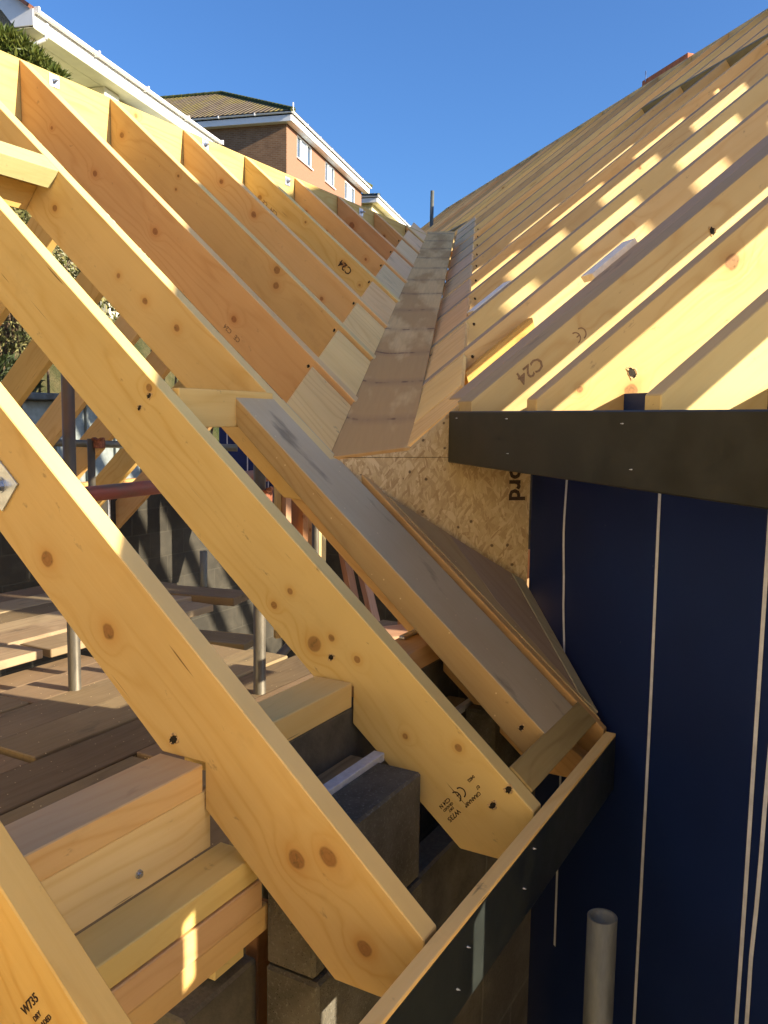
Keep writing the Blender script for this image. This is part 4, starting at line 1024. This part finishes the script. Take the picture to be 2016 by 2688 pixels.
# ------------------------------------------------------------------ TERRAIN
def sm(x, a, b):
    t = max(0, min(1, (x-a)/(b-a))); return t*t*(3-2*t)
def terr(p):
    g = p.dot(G); h = p.dot(H)
    z = -3.02 + 5.0*sm(-g, 7.0, 10.2) + 4.2*sm(-g, 11.0, 13.4)*sm(h, 16, 30) + .6*sm(-g, 10, 40)
    return z + ZO + noise.noise(p*.35)*.25*sm(-g, 5, 8)
vs, fs = [], []
cs = [-300, -150, -80, -50, -38, -30, -26, -22]+[-20+.8*i for i in range(51)]+[24, 30, 40, 60, 100, 200, 300]
for y in cs:
    for x in cs:
        p = H*(y+22) + G*x; vs.append(Vector((p.x, p.y, terr(p))))
n = len(cs)
for j in range(n-1):
    for i in range(n-1): fs.append((j*n+i, j*n+i+1, (j+1)*n+i+1, (j+1)*n+i))
gm = link('ground', mesh_from('ground', vs, fs, 'ground', True)); tag(gm, 'grassy hillside and site ground', kind='structure'); gm['label'] = 'grassy ground rising to the houses behind the left roof'
del gm['label']
site = flatpoly('site_ground', [Vector((-6, -9, .012)), Vector((16, -9, .012)), Vector((16, 14, .012)), Vector((-4, 14, .012)), Vector((-6, 3, .012))], UP, .008, 'dirt', Vector((1, 0, 0)), 0); tag(site, kind='structure')

# ------------------------------------------------------------------ FOLIAGE
def leaves(name, centers, nleaf, size, mat, parent, seed, droop=.3):
    r = random.Random(seed); vs = []; fs = []
    for _ in range(nleaf):
        c, rad = centers[r.randrange(len(centers))]
        while True:
            d = Vector((r.uniform(-1, 1), r.uniform(-1, 1), r.uniform(-1, 1)))
            if .2 < d.length < 1: break
        d = d*(d.length**-.3)
        p = c + Vector((d.x*rad, d.y*rad, d.z*rad*.85))
        ax = (d.normalized()+Vector((r.uniform(-.9, .9), r.uniform(-.9, .9), r.uniform(-.7, .9)))).normalized()
        sd = ax.cross(Vector((r.uniform(-1, 1), r.uniform(-1, 1), r.uniform(-1, 1)))).normalized(); up = sd.cross(ax)
        L = size*r.uniform(.6, 1.3); w_ = L*.17; k = len(vs)
        vs += [p, p+ax*L*.35+sd*w_+up*L*.05, p+ax*L-up*L*.08, p+ax*L*.35-sd*w_+up*L*.05]
        fs += [(k, k+1, k+2), (k, k+2, k+3)]
    me = bpy.data.meshes.new(name); me.from_pydata([tuple(v) for v in vs], [], fs); me.materials.append(MT[mat]); me.update()
    return par(link(name, me), parent)
def twigs(name, base, centers, mat, parent, seed, r0=.04):
    r = random.Random(seed); bm = bmesh.new()
    def seg(p, q, ra, rb):
        X = q-p; M4 = X.to_track_quat('Z', 'Y').to_matrix().to_4x4(); M4.translation = (p+q)/2
        c = bmesh.ops.create_cone(bm, cap_ends=False, segments=6, radius1=ra, radius2=rb, depth=X.length)
        for v in c['verts']: v.co = M4 @ v.co
    for c, rad in centers:
        p = base.copy(); tgt = c; k = 5
        for i in range(k):
            q = base.lerp(tgt, (i+1)/k) + Vector((r.uniform(-.1, .1), r.uniform(-.1, .1), 0))*rad
            seg(p, q, r0*(1-i/k*.8), r0*(1-(i+1)/k*.8)); p = q
        for _ in range(9):
            q = c+Vector((r.uniform(-1, 1), r.uniform(-1, 1), r.uniform(-1, 1)))*rad*.9; seg(p.lerp(c, .5), q, r0*.16, r0*.05)
    return par(fin(name, bm, mat, None), parent)
def plant(name, base, cents, nl, size, mat, label, cat, seed, r0=.05, group=None):
    e = empty(name, base, label, cat, group)
    leaves('foliage' if cat != 'tree' else 'crown', cents, nl, size, mat, e, seed); twigs('stems' if cat != 'tree' else 'trunk', base, cents, 'bark', e, seed+1, r0)
    return e
def az_pt(d, azm, z): return az(azm)*d + UP*(z+ZO)
# laurel in front of the white house
cc = [(Vector((x, y, z+ZO)), r_) for x, y, z, r_ in ((-4.6, 9.5, 3.2, .5), (-4.25, 9.45, 3.55, .32), (-4.05, 9.45, 3.78, .20), (-3.88, 9.42, 3.70, .18), (-3.75, 9.42, 3.58, .17), (-3.62, 9.4, 3.48, .14), (-3.52, 9.4, 3.42, .12),
    (-4.15, 9.4, 3.50, .30), (-3.85, 9.4, 3.45, .25), (-3.7, 9.4, 3.30, .25), (-4.2, 9.45, 3.86, .14), (-5.0, 9.6, 3.3, .5), (-4.3, 9.5, 2.8, .5))]
plant('laurel_tree', Vector((-4.9, 9.7, terr(Vector((-4.9, 9.7, 0)))-.1)), cc, 9500, .105, 'leaf', 'leafy green laurel in front of the cream house, top left', 'tree', 11, .07)
# shrubs on the bank seen through the rafters
shr = [(-4.3, 7.6, 1.6, 'straw'), (-3.3, 8.6, 1.9, 'straw'), (-2.3, 9.0, 1.7, 'straw'), (-1.3, 9.6, 1.2, 'straw'), (-5.0, 7.0, .4, 'darkleaf'), (-3.9, 7.2, .2, 'darkleaf'), (-5.9, 7.9, 1.6, 'straw')]
names = ['straw-green twiggy shrub seen in the upper left rafter gap', 'straw-green shrub seen in the middle rafter gap', 'straw-green shrub seen above the yellow cross timber', 'small light shrub at the right end of the bank', 'dark ivy-leaved shrub at the left edge, low behind the far rafters', 'dark shrub directly behind the upright tube', 'shrub mostly outside the left edge of the bank']
for i, ((x, y, z, mt), lb) in enumerate(zip(shr, names)):
    r_ = random.Random(i); cs_ = [(Vector((x+r_.uniform(-.6, .6), y+r_.uniform(-.4, .4), z+ZO+r_.uniform(-1.0, .1))), r_.uniform(.35, .6)) for _ in range(7)]
    b = Vector((x, y, 0)); b.z = min(terr(b), z+ZO-.8)
    plant('shrub', b, cs_, 5200, .085 if mt == 'straw' else .10, mt, lb, 'shrub', 30+i, .03, 'shrubs on the bank')

# ------------------------------------------------------------------ SUN, SKY, CAMERA
SAZ, SEL = 110.0, 21.0
sl = bpy.data.lights.new('sun', 'SUN'); sl.energy = 4.2; sl.angle = R(.53); sl.color = (1, .86, .66)
so_ = bpy.data.objects.new('sun', sl); C.objects.link(so_)
sd = az(SAZ)*math.cos(R(SEL)) + UP*math.sin(R(SEL))
so_.rotation_euler = sd.to_track_quat('Z', 'Y').to_euler()
w = bpy.data.worlds.new('World'); bpy.context.scene.world = w; w.use_nodes = True; t = w.node_tree
sky = t.nodes.new('ShaderNodeTexSky'); sky.sky_type = 'NISHITA'; sky.sun_disc = False
sky.sun_elevation = R(SEL); sky.sun_rotation = R(SAZ); sky.altitude = 50; sky.air_density = 1.0; sky.dust_density = 2.2; sky.ozone_density = 9
t.links.new(sky.outputs[0], t.nodes['Background'].inputs[0]); t.nodes['Background'].inputs[1].default_value = .075

P_, Rr = R(6.31), R(.8)
fw = Vector((0, math.cos(P_), -math.sin(P_))); up0 = Vector((0, math.sin(P_), math.cos(P_))); rt0 = Vector((1, 0, 0))
rt = rt0*math.cos(Rr) + up0*math.sin(Rr); up = -rt0*math.sin(Rr) + up0*math.cos(Rr)
cam = bpy.data.cameras.new('camera'); co = bpy.data.objects.new('camera', cam); C.objects.link(co)
co.matrix_world = Matrix(((rt.x, up.x, -fw.x, 0), (rt.y, up.y, -fw.y, 0), (rt.z, up.z, -fw.z, ZO), (0, 0, 0, 1)))
cam.sensor_fit = 'VERTICAL'; cam.sensor_height = 36; cam.lens = 36*2252/2688; cam.clip_start = .02; cam.clip_end = 2000
sc = bpy.context.scene; sc.camera = co
sc.view_settings.view_transform = 'Standard'; sc.view_settings.look = 'None'; sc.view_settings.exposure = 1.72; sc.view_settings.gamma = 1
sc.render.engine = 'CYCLES'; sc.cycles.max_bounces = 8; sc.cycles.diffuse_bounces = 5
